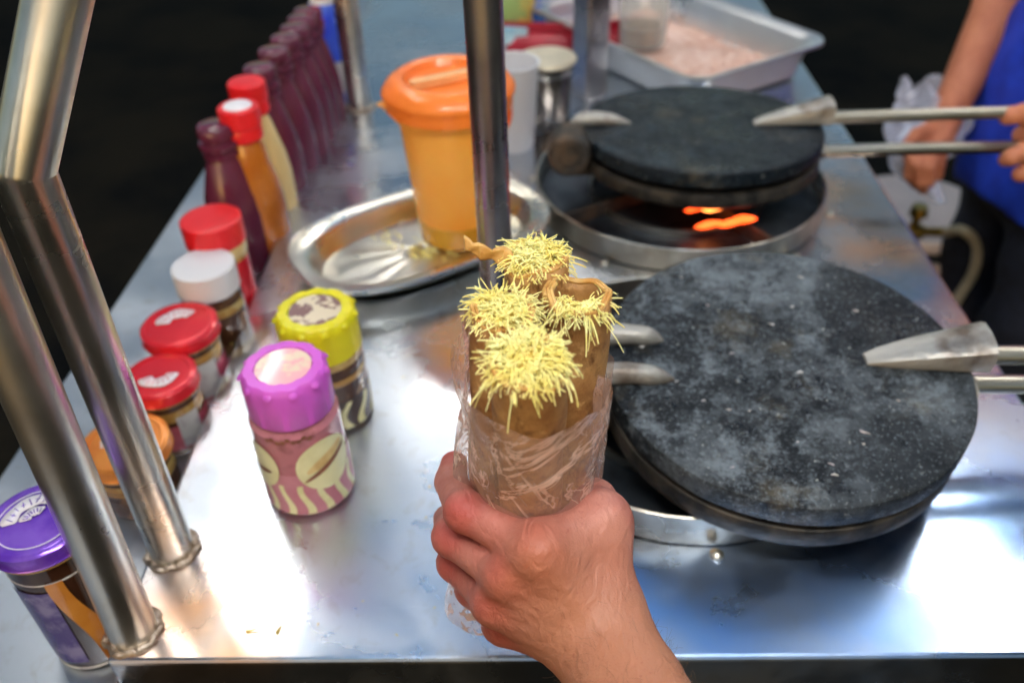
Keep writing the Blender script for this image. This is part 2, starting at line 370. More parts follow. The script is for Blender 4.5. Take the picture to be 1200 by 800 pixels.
def patch(R, cx, cz, w, h, rot=0, proud=.0006, seg=28, rings=5, shape=None):   # printed patch wrapped round a jar: R(z) radius, centre angle cx, height cz
    V = [(0,0)]; F = []
    for j in range(1, rings+1):
        for k in range(seg):
            a = 2*PI*k/seg; s = shape(a) if shape else 1
            V.append((math.cos(a)*w/2*j/rings*s, math.sin(a)*h/2*j/rings*s))
    for k in range(seg): F.append([0, 1+k, 1+(k+1)%seg])
    for j in range(rings-1):
        for k in range(seg):
            a, b = 1+j*seg, 1+(j+1)*seg; k2 = (k+1)%seg; F.append([a+k, b+k, b+k2, a+k2])
    out = []
    for x, y in V:
        u = x*math.cos(rot)-y*math.sin(rot); v = x*math.sin(rot)+y*math.cos(rot)
        z = cz+v; r = R(z)+proud; th = cx+u/r; out.append((r*math.cos(th), r*math.sin(th), z))
    return np.array(out), F
def strip(R, path, wd, proud=.0006):    # ribbon of print along [(angle, z)]
    V = []; F = []
    for i, (a, z) in enumerate(path):
        r = R(z)+proud; wi = wd(i/(len(path)-1)) if callable(wd) else wd
        for s in (-1, 0, 1): V.append((r*math.cos(a+s*wi/r/2), r*math.sin(a+s*wi/r/2), z))
    for i in range(len(path)-1):
        for k in (0, 1): F.append([i*3+k, i*3+k+1, i*3+k+4, i*3+k+3])
    return np.array(V), F
# ------------------------------------------------------------------ rounded bodies from a distance field
def surface_nets(f, lo, h):
    s = f < 0; nx, ny, nz = f.shape
    acc = np.zeros((nx-1,ny-1,nz-1,3)); cnt = np.zeros((nx-1,ny-1,nz-1))
    cor = [(i,j,k) for i in (0,1) for j in (0,1) for k in (0,1)]
    sl = lambda c: tuple(slice(c[a], c[a]+f.shape[a]-1) for a in range(3))
    for a in range(3):
        for c in cor:
            if c[a] == 1: continue
            d = list(c); d[a] = 1; fa, fb = f[sl(c)], f[sl(tuple(d))]; x = (fa < 0) != (fb < 0)
            t = np.where(x, fa/np.where(fa == fb, 1, fa-fb), 0)
            for q in range(3): acc[..., q] += np.where(x, (t if q == a else c[q]), 0)
            cnt += x
    m = cnt > 0; idx = -np.ones(cnt.shape, int); idx[m] = np.arange(m.sum())
    ijk = np.argwhere(m); V = (ijk+acc[m]/cnt[m][:, None])*h+np.array(lo); F = []
    for a in range(3):
        b, c = (a+1) % 3, (a+2) % 3
        sa = [slice(None)]*3; sb = [slice(None)]*3; sa[a] = slice(0,-1); sb[a] = slice(1,None)
        s0, s1 = s[tuple(sa)], s[tuple(sb)]; e = np.argwhere(s0 != s1)
        e = e[(e[:, b] > 0) & (e[:, c] > 0) & (e[:, b] < f.shape[b]-1) & (e[:, c] < f.shape[c]-1)]
        fl = s0[tuple(e.T)]
        def g(db, dc):
            q = e.copy(); q[:, b] -= db; q[:, c] -= dc; return idx[tuple(q.T)]
        quad = np.stack([g(1,1), g(0,1), g(0,0), g(1,0)], 1); quad[~fl] = quad[~fl][:, ::-1]
        F.append(quad[(quad >= 0).all(1)])
    return V, np.concatenate(F).tolist()
class Field:
    def __init__(s, lo, hi, h):
        s.lo = np.array(lo, float); s.h = h; n = np.ceil((np.array(hi)-s.lo)/h).astype(int)+1
        ax = [s.lo[a]+h*np.arange(n[a]) for a in range(3)]
        s.P = np.stack(np.meshgrid(*ax, indexing='ij'), -1).astype(np.float32)
    def cone(s, a, b, ra, rb):
        a = np.array(a, np.float32); b = np.array(b, np.float32); d = b-a; q = s.P-a
        t = np.clip((q @ d)/(d @ d+1e-12), 0, 1)
        return np.linalg.norm(q-t[..., None]*d, axis=-1)-(ra+(rb-ra)*t)
    def ell(s, c, r, R=None):
        q = s.P-np.array(c, np.float32)
        if R is not None: q = q @ R
        r = np.array(r, np.float32); k = np.linalg.norm(q/r, axis=-1); return (k-1)*r.min()
    def mesh(s, f): return surface_nets(f, s.lo, s.h)
def smin(a, b, k):
    h = np.clip(.5+.5*(b-a)/k, 0, 1); return b*(1-h)+a*h-k*h*(1-h)
def chain(fd, pts, rs, k):
    d = None
    for i in range(len(pts)-1):
        e = fd.cone(pts[i], pts[i+1], rs[i], rs[i+1]); d = e if d is None else smin(d, e, k)
    return d
# ================================================================== SETTING
g = obj('ground', ([(-60,-60,-.85),(60,-60,-.85),(60,60,-.85),(-60,60,-.85)], [[0,1,2,3]]), 'ground', smooth=False); g['kind'] = 'structure'
# ================================================================== THE CART
FL = at(123,776,0); FR = at(1212,765,0); BACK = 1.8
cart = thing('food_cart', 'long stainless steel street food cart with welded tube posts and a lower side shelf', 'food cart', (0.05,.9,-.85))
XL, XR = FL[0], .405
top_poly = [(FL[0],FL[1]), (XR+.004,FR[1]), (XR,1.15), (XR-.005,BACK), (XL-.05,BACK), (XL-.026,1.09)]
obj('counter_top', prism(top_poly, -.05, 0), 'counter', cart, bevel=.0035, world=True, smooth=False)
obj('side_shelf', prism([(-.462,.05),(XL-.004,.05),(XL-.004,FL[1]),(XL-.029,1.09),(XL-.053,BACK),(-.462,BACK)], -.06, -.035), 'shelf', cart, bevel=.003, world=True, smooth=False)
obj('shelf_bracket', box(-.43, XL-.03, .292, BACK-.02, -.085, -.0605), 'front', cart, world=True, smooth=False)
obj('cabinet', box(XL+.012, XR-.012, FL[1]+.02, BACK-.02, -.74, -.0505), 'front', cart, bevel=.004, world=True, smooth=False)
for x in (XL+.08, XR-.08):
    for y in (FL[1]+.12, BACK-.15):
        obj('wheel', tf(lathe([(0,-.02),(.05,-.02),(.055,-.012),(.055,.012),(.05,.02),(0,.02)], 24), roty(PI/2), (x,y,-.794)), 'bar', cart, world=True)
# posts
def weld(c, r, rr, d=(0,0,1)):
    pts = []
    for k in range(41):
        a = 2*PI*k/40; pts.append((c[0]+(r+.0012*math.sin(9*a))*math.cos(a), c[1]+(r+.0012*math.cos(7*a))*math.sin(a), c[2]+.0008*math.sin(13*a)))
    return tube(pts, [rr*(1+.10*math.sin(11*i)) for i in range(41)], 8, False)
CANZ = 1.15
def upto(a, b, z): t = (z-a[2])/(b[2]-a[2]); return a+(b-a)*t
A0 = at(157,740,0); A1 = ray(80,560,.49); A2 = upto(A0, A1, CANZ)
obj('post', tube([A0-np.array([0,0,.001]), A2], .0152, 40), 'tube', cart, world=True)
obj('weld_bead', weld(A0+[0,0,.001], .0168, .0026), 'weld', cart, world=True)
B0 = at(203,645,0); zb = zat(B0[0], B0[1], 200); B1 = np.array([B0[0]+.002, B0[1], zb]); B1 = at(27,200,zb)
B2 = ray(68,0,.405); B3 = upto(B1, B2, CANZ)
obj('post', tube([B0, B1], .0152, 40), 'tube', cart, world=True)
obj('post', tube([B1-(B2-B1)*.002, B3], .0152, 40), 'tube', cart, world=True)
d1 = (B1-B0)/np.linalg.norm(B1-B0); d2 = (B2-B1)/np.linalg.norm(B2-B1)
nrm = d1+d2; nrm /= np.linalg.norm(nrm); u_ = np.cross(nrm, [0,0,1.]); u_ /= np.linalg.norm(u_); v_ = np.cross(nrm, u_)
obj('elbow', tf(lathe([(0,-.0152)]+[(.0152*math.cos(t), .0152*math.sin(t)) for t in np.linspace(-1.4,1.4,15)]+[(0,.0152)], 32), None, B1), 'tube', cart, world=True)
obj('weld_bead', weld(B0+[0,0,.001], .0170, .0028), 'weld', cart, world=True)
C0 = at(588,452,0); C1 = at(566,0, zat(C0[0],C0[1],0)); 
obj('post', tube([C0, upto(C0, C1, CANZ)], .0130, 36), 'tube_dark', cart, world=True, label='slim polished upright post rising in front of the orange pitcher')
D0 = at(422,126,0); D1 = np.array([D0[0]-.0, D0[1], CANZ])
obj('post', tube([D0, D1], .017, 28), 'tube', cart, world=True); obj('weld_bead', weld(D0+[0,0,.001], .019, .003), 'weld', cart, world=True)
E0 = at(690,112,0)
obj('post', tf(box(-.019,.019,-.019,.019,0,CANZ), rotz(.62), E0), 'tube_dark', cart, bevel=.004, world=True, smooth=False, label='square upright post behind the far crepe iron')
# roof of the cart, above the frame; it shows in the steel below
can = obj('canopy', grid(13, 13, lambda u, v: (-.75+1.75*u, -.05+2.05*v, CANZ+.16-.28*((u-.5)**2+(v-.5)**2)+.01*math.sin(9*u)*math.sin(7*v))), 'canopy', cart, world=True, solid=.004)
# burner rings let into the counter
def burner(cx, cy, R, hh):
    w_ = .0028
    prof = [(R-w_,.0015),(R-w_,hh-.001),(R-w_/2,hh),(R,hh-.001),(R,.0015)]
    r = obj('burner_ring', tf(lathe_open(prof+[prof[0]], 72), None, (cx,cy,0)), 'ring', cart, world=True)
    obj('burner_pan', tf(lathe([(0,.003),(R-.004,.003),(R-.004,.005),(0,.005)], 64), None, (cx,cy,0)), 'pan', r, world=True)
    for k in range(4):
        a = k*PI/2+.55
        obj('support_bar', tf(box(.045, R-w_-.001, -.003, .003, .0055, hh-.006), rotz(a), (cx,cy,0)), 'bar', r, world=True, bevel=.001, smooth=False)
    obj('inner_ring', tf(lathe_open([(R*.60,.0055),(R*.60,hh*.45),(R*.60+.003,hh*.45),(R*.60+.003,.0055)], 48), None, (cx,cy,0)), 'ring', r, world=True)
    obj('burner_head', tf(lathe([(0,.0055),(.035,.0055),(.04,.012),(.03,.018),(0,.018)], 32), None, (cx,cy,0)), 'bar', r, world=True)
    for k in range(6):
        a = -PI/2+(k-2.5)*.62-.25
        obj('bolt', tf(lathe([(0,-.0001),(.0052,-.0001),(.0050,.0022),(.003,.0042),(0,.0048)], 14), None, (cx+(R+.0085)*math.cos(a), cy+(R+.0085)*math.sin(a), .0002)), 'ring', r, world=True)
    return r
I1 = at(918,417,.085); I2 = at(822,147,.085)
NB = at(835,640,0)
burner(NB[0]-.008, NB[1]+.150, .150, .030)
R2 = at(795,203,.028); burner(R2[0], R2[1], .166, .028)
# ================================================================== CREPE IRONS
def crepe_iron(label, c, R, top, rz, m_top, lugs, gap=.004, th=.022):
    t = thing('crepe_iron', label, 'crepe iron', (c[0], c[1], .036), 'crepe irons on the burner rings', rz)
    z = top-.036                         # plate top in the thing's space
    def plate(z0, z1, rr, nm, mm):
        n = 96
        p = [(0,z0),(rr-.004,z0),(rr-.0008,z0+.002),(rr,z0+.004),(rr,z1-.0035),(rr-.0007,z1-.0012),(rr-.0025,z1-.0002),(rr-.005,z1)]
        p += [(rr*f, z1+.0004*math.sin(f*20)) for f in (.93,.8,.65,.5,.35,.2,.08)]+[(0,z1)]
        return obj(nm, lathe(p, n, lambda a, i, zz: 1+.0035*math.sin(3*a+1)+.002*math.sin(11*a)), mm, t)
    plate(z-th, z, R, 'upper_plate', m_top)
    plate(z-th*1.92-gap, z-th-gap, R*.994, 'lower_plate', 'iron_side')
    obj('plate_rim', lathe([(R*1.0025,z-.0195),(R*1.004,z-.0185),(R*1.004,z-.0045),(R*1.001,z-.0040)], 96), 'iron_side', t) if False else None
    # handle bracket, a tapering cast wedge on the top plate
    for dz, nm in ((0, 'upper'), (-.010-(gap-.004)*3, 'lower')):
        L_ = R*.56 if dz == 0 else R*.12
        xs = np.linspace(R-L_, R+.008, 9); V = []; F = []
        for i, x in enumerate(xs):
            f = i/8; wy = (.006+.013*f**.7); hz = (.003+.026*f**.8) if dz == 0 else .014
            for k in range(12):
                a = 2*PI*k/12; ca, sa = math.cos(a), math.sin(a)
                V.append((x, wy*np.sign(ca)*abs(ca)**.7, z+dz-.001+(hz*(.5+.5*np.sign(sa)*abs(sa)**.6) if dz == 0 else hz*(.5*sa)-.010)))
        for i in range(8):
            for k in range(12): F.append([i*12+k, i*12+(k+1)%12, (i+1)*12+(k+1)%12, (i+1)*12+k])
        F += [list(range(12))[::-1], [96+k for k in range(12)]]
        obj('handle_bracket', (np.array(V), F), 'bracket', t)
        hzc = z+.005 if dz == 0 else z+dz-.016
        hd = obj('handle', tube([(R-.002,0,hzc),(R+.12,.0,hzc+.001),(R+.30,-.002,hzc+(.004 if dz == 0 else .001))], [.0072,.0070,.0070], 18), 'rod', t)
        obj('handle_weld', tf(lathe([(.0075,-.003),(.0095,0),(.0075,.003)], 16), roty(PI/2), (R+.009,0,hzc)), 'weld', hd)
    # hinge on the far side of the handle
    for s, dx in lugs:
        x0 = -R-.012
        obj('hinge_lug', tube(catmull([(x0,s,z-.018),(x0+.008,s,z+.002),(x0+.024,s,z+.006),(x0+.045,s,z+.004),(x0+.058+dx,s,z-.001)], 5), [.0085]*6+[.0085]*6+[.008]*4+[.007,.006,.005,.0035,.002], 12), 'bracket', t)
    if gap > .005: obj('hinge_knuckle', tf(lathe([(0,-.024),(.020,-.024),(.0235,-.020),(.0235,.020),(.020,.024),(.012,.024),(.011,.021),(0,.021)], 28), rotx(PI/2), (-R-.016,-.030,z-.014)), 'bar', t, bevel=0)
    obj('hinge_barrel', tf(lathe([(0,-.042),(.010,-.042),(.012,-.040),(.012,.040),(.010,.042),(0,.042)], 24), rotx(PI/2), (-R-.016,0,z-.024)), 'iron_side', t)
    obj('hinge_arm', box(-R-.020,-R+.012,-.03,.03,z-.040-gap,z-.030-gap), 'iron_side', t, bevel=.003, smooth=False)
    return t
near_iron = crepe_iron('near crepe iron, ash grey and scratched, beside the bag of rolled wafers', I1, .1352, .085, 0.0, 'iron', [(-.021,.004),(.021,0)])
near_iron.rotation_euler = (.080,0,0)
far_iron = crepe_iron('far crepe iron, smooth blue black, with orange flames under it', I2, .1345, .085, .03, 'iron2', [(.008,.010)], gap=.007, th=.018)
far_iron.rotation_euler = (-.062,0,.03)
for i, (px, py, l_, w_) in enumerate([(836,247,.022,.007),(812,250,.014,.004),(856,266,.022,.005),(870,262,.020,.006),(830,268,.022,.005)]):
    p = at(px, py, .028)
    def fl(u, v, l_=l_, w_=w_):
        a = 2*PI*u; r = math.sin(PI*v)**.7*w_*(1-.3*v)
        return (l_*1.4*(v-.5)+.001*math.sin(9*v), r*math.cos(a), r*.9*math.sin(a)+.006*v+.002)
    tag(obj('flame', tf(grid(12, 9, fl, True), rotz(random.uniform(-.3,.3)), p), 'flame' if i not in (0,) else 'flame2'),
        ['brightest orange flame licking out under the far crepe iron', 'small red flame left of the brightest flame under the far iron', 'red flame nearest the rim of the far burner ring',
         'small red flame at the right end of the lower flames', 'small red flame at the left end of the lower flames'][i], 'flame', 'gas flames under the far crepe iron').location = (0,0,0)
# ================================================================== OVAL PLATTER AND PITCHER
pa, pb = at(350,318,.028), at(624,226,.028)
cpl = (pa+pb)/2; ang = math.atan2(pb[1]-pa[1], pb[0]-pa[0]); la = np.linalg.norm(pb-pa)/2
pl = thing('oval_platter', 'long oval stainless steel platter holding the orange pitcher', 'platter', (cpl[0],cpl[1],0), rz=ang)
def sup(f, hh, sa, sb, n=3.0):
    def fn(a):
        c_, s_ = math.cos(a), math.sin(a); return (np.sign(c_)*abs(c_)**(2/n)*sa*f, np.sign(s_)*abs(s_)**(2/n)*sb*f, hh)
    return fn
rings = [(1.0,.0265),(1.005,.028),(.995,.0292),(.90,.0278),(.86,.024),(.82,.010),(.80,.0060),(.79,.0045),(.5,.0040),(.2,.0042),(.0,.0042)]
wb = la*.60
V = []; F = []; n = 96
for f, z in rings:
    for k in range(n):
        x, y, _ = sup(1, z, la, wb)(2*PI*k/n); dd = 1-f
        V.append((x-np.sign(x)*min(abs(x), dd*.11) if f > .6 else x*(f/ .79)*.82, y-np.sign(y)*min(abs(y), dd*.11) if f > .6 else y*(f/.79)*.72, z+.0003*math.sin(7*k)))
for i in range(len(rings)-1):
    for k in range(n): F.append([i*n+k, i*n+(k+1)%n, (i+1)*n+(k+1)%n, (i+1)*n+k])
obj('platter_dish', (np.array(V), F), 'tray_steel', pl, solid=.0012)
pt = []
for k in range(n+1): x, y, _ = sup(1, 0, la, wb)(2*PI*k/n); pt.append((x, y, .0282))
obj('platter_rim', tube(pt, .0022, 8, False), 'tray_steel', pl)
pc = at(538,273,.0055); zt = zat(pc[0], pc[1], 86)
pit = thing('pitcher', 'translucent orange plastic pitcher with a red orange lid standing on the oval platter', 'pitcher', (pc[0],pc[1],.0055))
ph = zt-.0055; rb, rt = .041, .056
def pr(z): return rb+(rt-rb)*(z/ph)
prof = [(0,.002),(rb-.004,.0),(rb,.004)]+[(pr(z), z) for z in np.linspace(.028, ph*.80, 12)]
lowp = [(0,.001),(rb-.004,.0),(rb,.003),(pr(.01),.01),(pr(.0278),.0278)]
obj('base_band', lathe(lowp, 48), 'pitcher_low', pit)
spa = math.radians(195)
def spout(a, i, z):
    d = math.atan2(math.sin(a-spa), math.cos(a-spa)); return 1+.26*math.exp(-(d/.17)**2)*max(0,min(1,(z-ph*.74)/(ph*.10)))
obj('jug_body', lathe([(pr(.028)-.003,.028)]+prof[3:]+[(rt-.001,ph*.86),(rt+.002,ph*.87)], 96, spout), 'pitcher', pit)
ld = obj('lid', lathe([(rt+.001,ph*.83),(rt+.0065,ph*.83),(rt+.007,ph*.90),(rt+.0090,ph*.905),(rt+.0095,ph*.925),(rt+.008,ph*.94),(rt+.004,ph*.97),(rt-.004,ph*.998),(rt-.008,ph),(rt-.012,ph*.992),(rt-.016,ph*.955),(0,ph*.95)], 80,
    lambda a, i, z: 1+.025*math.exp(-(math.atan2(math.sin(a-spa), math.cos(a-spa))/.3)**2)), 'lid_orange', pit)
obj('grip', tf(box(-.040,.040,-.0055,.0055,ph*.951,ph*1.0), rotz(.5)), 'lid_grip', ld, bevel=.0015, smooth=False)
# crumbs of cheese on the platter (too many and too small to count)
def strand(base, d, L_, r, droop=.0, curl=0, seg=4, n=5):
    pts = []; p = np.array(base, float); d = np.array(d, float)/np.linalg.norm(d); sd = np.cross(d, rng.normal(size=3)); sd /= np.linalg.norm(sd)
    for i in range(n+1):
        pts.append(p.copy()); d = d+sd*curl/n+np.array([0,0,-droop])/n; d /= np.linalg.norm(d); p = p+d*L_/n
    return tube(pts, [r*(1-.35*i/n) for i in range(n+1)], seg)
ps = []
for px, py, sx, k in ((505,296,.018,40),(470,285,.02,14),(520,270,.03,10)):
    q = at(px, py, .0065)
    for _ in range(k):
        b_ = q+np.array([rng.normal()*sx, rng.normal()*sx*.5, abs(rng.normal())*.0015]); a = rng.uniform(0, 2*PI)
        ps.append(strand(b_, (math.cos(a), math.sin(a), .1), rng.uniform(.004,.010), .0009, 0, .8))
o = obj('cheese_crumbs', join(*ps), 'cheese'); tag(o, 'loose yellow cheese crumbs scattered on the oval platter around the pitcher', 'cheese crumbs', kind='stuff')
# ================================================================== JARS ON THE COUNTER
def scallop_jar(label, base, ztop, rl, rbody, lidm, bodym, stick, group, pink):
    t = thing('spread_jar', label, 'jar', (base[0],base[1],0), group)
    hh = ztop; zl = hh-.036
    def R(z):
        f = max(0, min(1, z/zl)); return rbody*(1-.05*f) if f > .06 else rbody*(.93+.07*f/.06)
    obj('jar_body', lathe([(0,.0015),(rbody*.85,.0),(rbody*.95,.002),(rbody,.007)]+[(R(z), z) for z in np.linspace(.012, zl-.006, 10)]+[(rl*.90,zl-.001),(rl*.88,zl+.012),(0,zl+.012)], 56), bodym, t)
    nL = 11
    def sc(a, i, z): 
        f = max(0, (z-zl-.022)/.014); return 1-.05*f*(.5-.5*math.cos(nL*a))**2
    lid = obj('lid', lathe([(rl*.95,zl),(rl,zl+.002),(rl,zl+.026),(rl*.985,zl+.031),(rl*.955,zl+.0345),(rl*.90,zl+.036),(rl*.68,zl+.0362),(rl*.66,zl+.0345),(0,zl+.0345)], 132, sc), lidm, t)
    for k in range(nL):
        a = 2*PI*k/nL
        obj('lid_dimple', tf(lathe([(0,0),(.0026,.0),(.0030,.0007),(.0021,.0014),(0,.0017)], 12), rotz(a) @ roty(PI/2-.75), (rl*.972*math.cos(a), rl*.972*math.sin(a), zl+.0318)), lidm, lid)
    obj('sticker', tf(lathe([(0,0),(rl*.64,.0),(rl*.64,.0006),(0,.0007)], 40), None, (0,0,zl+.0348)), stick, lid)
    fa = math.atan2(-base[1], -base[0])       # towards the customer
    if pink:
        obj('label_band', (lambda p: p)(lathe_open([(R(z)+.0004, z) for z in np.linspace(.005, .046, 8)], 56)), 'pinkband', t)
        for k in range(13):
            a0 = fa-1.9+k*.42
            obj('label_stripe', strip(R, [(a0+.10*math.sin(v*4+k*.3)+.05*v, .0055+.030*v) for v in np.linspace(0,1,12)], lambda f: .0062*(1-.35*f), .0008), 'creamlabel', t)
        e1 = obj('label_oval', patch(R, fa+.42, .050, .046, .047, .5, .0012), 'creamlabel', t, label='cream oval picture of a layered cookie on the jar')
        obj('cookie_line', patch(R, fa+.43, .049, .043, .0042, .45, .0018), 'brownprint', e1)
        obj('cookie_line', patch(R, fa+.42, .0555, .036, .0080, .45, .0017), 'stickery2', e1)
        e2 = obj('label_oval', patch(R, fa-1.15, .050, .034, .042, -.2, .0012), 'creamlabel', t)
        obj('cookie_line', patch(R, fa-1.13, .047, .022, .004, .1, .0018), 'brownprint', e2)
        for k in range(9):
            obj('letter_mark', patch(R, fa-.75+k*.115, .080+.0015*math.sin(k*2), .0034, .0042, .3*k, .0009, 10, 2), 'brownprint', t)
    else:
        obj('label_band', lathe_open([(R(z)+.0004, z) for z in np.linspace(.004, .034, 6)], 56), 'choc', t)
        for k in range(7):
            a0 = fa-1.2+k*.5
            obj('label_stripe', strip(R, [(a0+.16*math.sin(v*4+k), .005+.027*v) for v in np.linspace(0,1,10)], lambda f: .008*(1-.4*f), .0008), 'creamlabel', t)
        for z_, w_ in ((.050,.006),(.066,.008),(.078,.004)):
            obj('caramel_swirl', strip(R, [(fa-.3+v*1.5, z_+.004*math.sin(v*9)) for v in np.linspace(0,1,24)], w_*.6, .0006) if False else lathe_open([(R(z_)+.0005,z_),(R(z_)+.0008,z_+w_/2),(R(z_)+.0005,z_+w_)], 56, lambda a, i, z: 1+.002*math.sin(5*a)), 'goldband', t)
    return t
bpk = at(366,568,0); zpk = zat(bpk[0], bpk[1], 428)
scallop_jar('pink lidded spread jar with a cream oval label and striped foot', bpk, zpk, .0305, .0335, 'pinklid', 'pinkjar', 'sticker', 'scalloped lid spread jars on the counter', True)
byl = at(393,480,0); zyl = zat(byl[0], byl[1], 362)
scallop_jar('yellow lidded chocolate and caramel spread jar behind the pink one', byl, zyl, .0320, .0325, 'yellowlid', 'nutjar', 'stickery', 'scalloped lid spread jars on the counter', False)
# ================================================================== JARS ON THE SHELF
SZ = -.035
def tin_jar(label, lidpx, ztop, rl, rbody, lidm, bodym, style, group='lidded jars along the side shelf', lidh=.013):
    c = at(lidpx[0], lidpx[1], ztop)
    t = thing('lidded_jar', label, 'jar', (c[0],c[1],SZ), group); hh = ztop-SZ; zl = hh-lidh
    R = lambda z: rbody
    obj('jar_body', lathe([(0,.002),(rbody*.8,.0),(rbody*.95,.002),(rbody,.008),(rbody,zl-.016),(rbody*.96,zl-.008),(rl*.86,zl-.003),(rl*.86,zl+.004),(0,zl+.004)], 48), bodym, t)
    tin = style not in ('white', 'tall')
    e = .002 if tin else .0012
    lid = obj('lid', lathe([(rl*.96,zl-.001),(rl,zl),(rl+(.0008 if tin else 0),zl+.0015),(rl,zl+.003),(rl,hh-e),(rl-e,hh-.0002),(rl-e*2,hh)]+([(rl*.80,hh),(rl*.78,hh-.0012),(rl*.5,hh-.001)] if tin else [(rl*.6,hh+.0003)])+[(0,hh-.0008 if tin else hh+.0004)], 64,
        (lambda a, i, z: 1+(.008*math.sin(30*a) if zl+.002 < z < hh-.003 else 0)) if tin else None), lidm, t)
    fa = math.atan2(-c[1], -c[0])
    if tin:
        obj('lid_tab', lathe_open([(rl*.955,zl-.0022),(rl*.99,zl-.0015),(rl*.99,zl-.0005)], 48), 'goldband', t)
    def banner(a0, a1, r0, wv, n=22, z=hh+.0002, mm='print', nm='lid_banner'):
        V = []; F = []
        for i in range(n):
            f = i/(n-1); a = a0+(a1-a0)*f; w2 = wv*(.92+.10*math.sin(f*13))*(.72 if i in (0,n-1) else 1)
            for s in (-1, 1): V.append(((r0+s*w2)*math.cos(a), (r0+s*w2)*math.sin(a), z))
        for i in range(n-1): F.append([2*i, 2*i+1, 2*i+3, 2*i+2])
        bn = obj(nm, (np.array(V), F), mm, lid, solid=.0003)
        k_ = 7; q_ = []
        for i in range(k_):                  # strokes of unreadable lettering
            a = a0+(a1-a0)*(i+.8)/(k_+.6); w2 = wv*random.uniform(.35,.6); da = random.uniform(-.08,.08); o_ = random.uniform(-.15,.15)*wv
            q_.append(tube([((r0+o_-w2)*math.cos(a-da), (r0+o_-w2)*math.sin(a-da), z+.0003), ((r0+o_+w2)*math.cos(a+da), (r0+o_+w2)*math.sin(a+da), z+.0003)], .00035, 4))
            if i % 2: q_.append(tube([((r0+o_)*math.cos(a-.08), (r0+o_)*math.sin(a-.08), z+.0003), ((r0+o_)*math.cos(a+.09), (r0+o_)*math.sin(a+.09), z+.0003)], .0003, 4))
        obj('lettering', join(*q_), lidm, lid)
    if style == 'red_a':
        banner(fa+PI+1.25, fa+PI-1.05, rl*.42, rl*.20)
    if style == 'red_b':
        banner(fa-1.6, fa+1.15, rl*.38, rl*.20)
    if style == 'orange':
        banner(fa+PI+.3, fa+PI+1.5, rl*.4, rl*.13)
    if style == 'violet':
        banner(fa+PI+1.2, fa+PI-.9, rl*.50, rl*.16); banner(fa+PI+1.2, fa+PI-1.0, rl*.20, rl*.12)
        V = [(rl*.74*math.cos(a), rl*.74*math.sin(a), hh-.0004) for a in np.linspace(0,2*PI,49)]
        obj('lid_ring', tube(V, .0004, 6, False), 'print', lid)
    if style in ('red_a', 'red_b', 'orange'):
        zz = zl*.5
        obj('label', lathe_open([(rbody+.0004,.010),(rbody+.0005,zz),(rbody+.0004,zl-.024)], 48), 'jam' if style != 'orange' else 'nutjar', t)
        obj('label_panel', patch(R, fa+.35, zz*.95, .022, zl*.62, .0, .0009, 24, 4, lambda a: 1/max(abs(math.cos(a)),abs(math.sin(a)))*.9), 'greylabel', t)
        obj('glass_band', lathe_open([(rbody*.995+.0004,zl-.019),(rbody*.965+.0004,zl-.009)], 48), 'goldband', t)
    if style == 'violet':
        obj('label', patch(R, fa-.95, zl*.45, .030, zl*.75, 0, .0008, 24, 5, lambda a: 1/max(abs(math.cos(a)),abs(math.sin(a)))*.9), 'violetlabel', t)
        obj('label', patch(R, fa+1.25, zl*.45, .022, zl*.8, 0, .0008, 24, 5, lambda a: 1/max(abs(math.cos(a)),abs(math.sin(a)))*.9), 'greylabel', t)
        obj('caramel_streak', strip(R, [(fa-.22+.10*math.sin(v*5)-.0*v+.35*(1-v)**2, .006+(zl-.022)*v) for v in np.linspace(0,1,18)], lambda f: .013*(1.15-.35*f), .0010), 'caramel', t)
        obj('glass_ring', lathe_open([(rbody*1.0,zl-.018),(rbody*1.012,zl-.0172),(rbody*1.0,zl-.0164)], 48), 'greylabel', t)
        obj('glass_foot', lathe_open([(rbody*.95,.0015),(rbody*1.01,.004),(rbody*1.0,.0065)], 48), 'greylabel', t)
    if style == 'tall':
        obj('yellow_collar', lathe_open([(rl*.95,zl-.013),(rl*.97,zl-.012),(rl*.97,zl-.001)], 48), 'cream', t)
        obj('label', lathe_open([(rbody+.0004,.018),(rbody+.0004,zl-.018)], 48), 'redtin', t)
        obj('label_panel', patch(R, fa-.35, zl*.45, .022, zl*.5, 0, .0009), 'greylabel', t)
    if style == 'white':
        obj('glass_band', lathe_open([(rbody+.0004,zl-.020),(rbody*.985+.0004,zl-.011)], 48), 'goldband', t)
    return t
tin_jar('violet tin lidded chocolate spread jar with a caramel streak, nearest on the side shelf', (42,607), .092, .0315, .0285, 'purple_tin', 'choc', 'violet')
tin_jar('orange tin lidded jar seen between the two thick leaning posts', (145,516), .027, .0340, .0310, 'orange_tin', 'nutjar', 'orange')
tin_jar('red tin lidded berry jar right behind the second thick post', (186,438), .038, .0305, .0285, 'redtin', 'nutjar', 'red_b')
tin_jar('red tin lidded berry jar in front of the white lidded jar', (209,378), .045, .0335, .0305, 'redtin', 'nutjar', 'red_a')
tin_jar('white lidded brown spread jar between the two kinds of red lidded jars', (237,309), .066, .0290, .0285, 'white', 'nutjar', 'white', lidh=.026)
tin_jar('tall jar with plain red screw lid and yellow collar in front of the bottles', (246,255), .085, .0290, .0265, 'red', 'goldband', 'tall', lidh=.024)
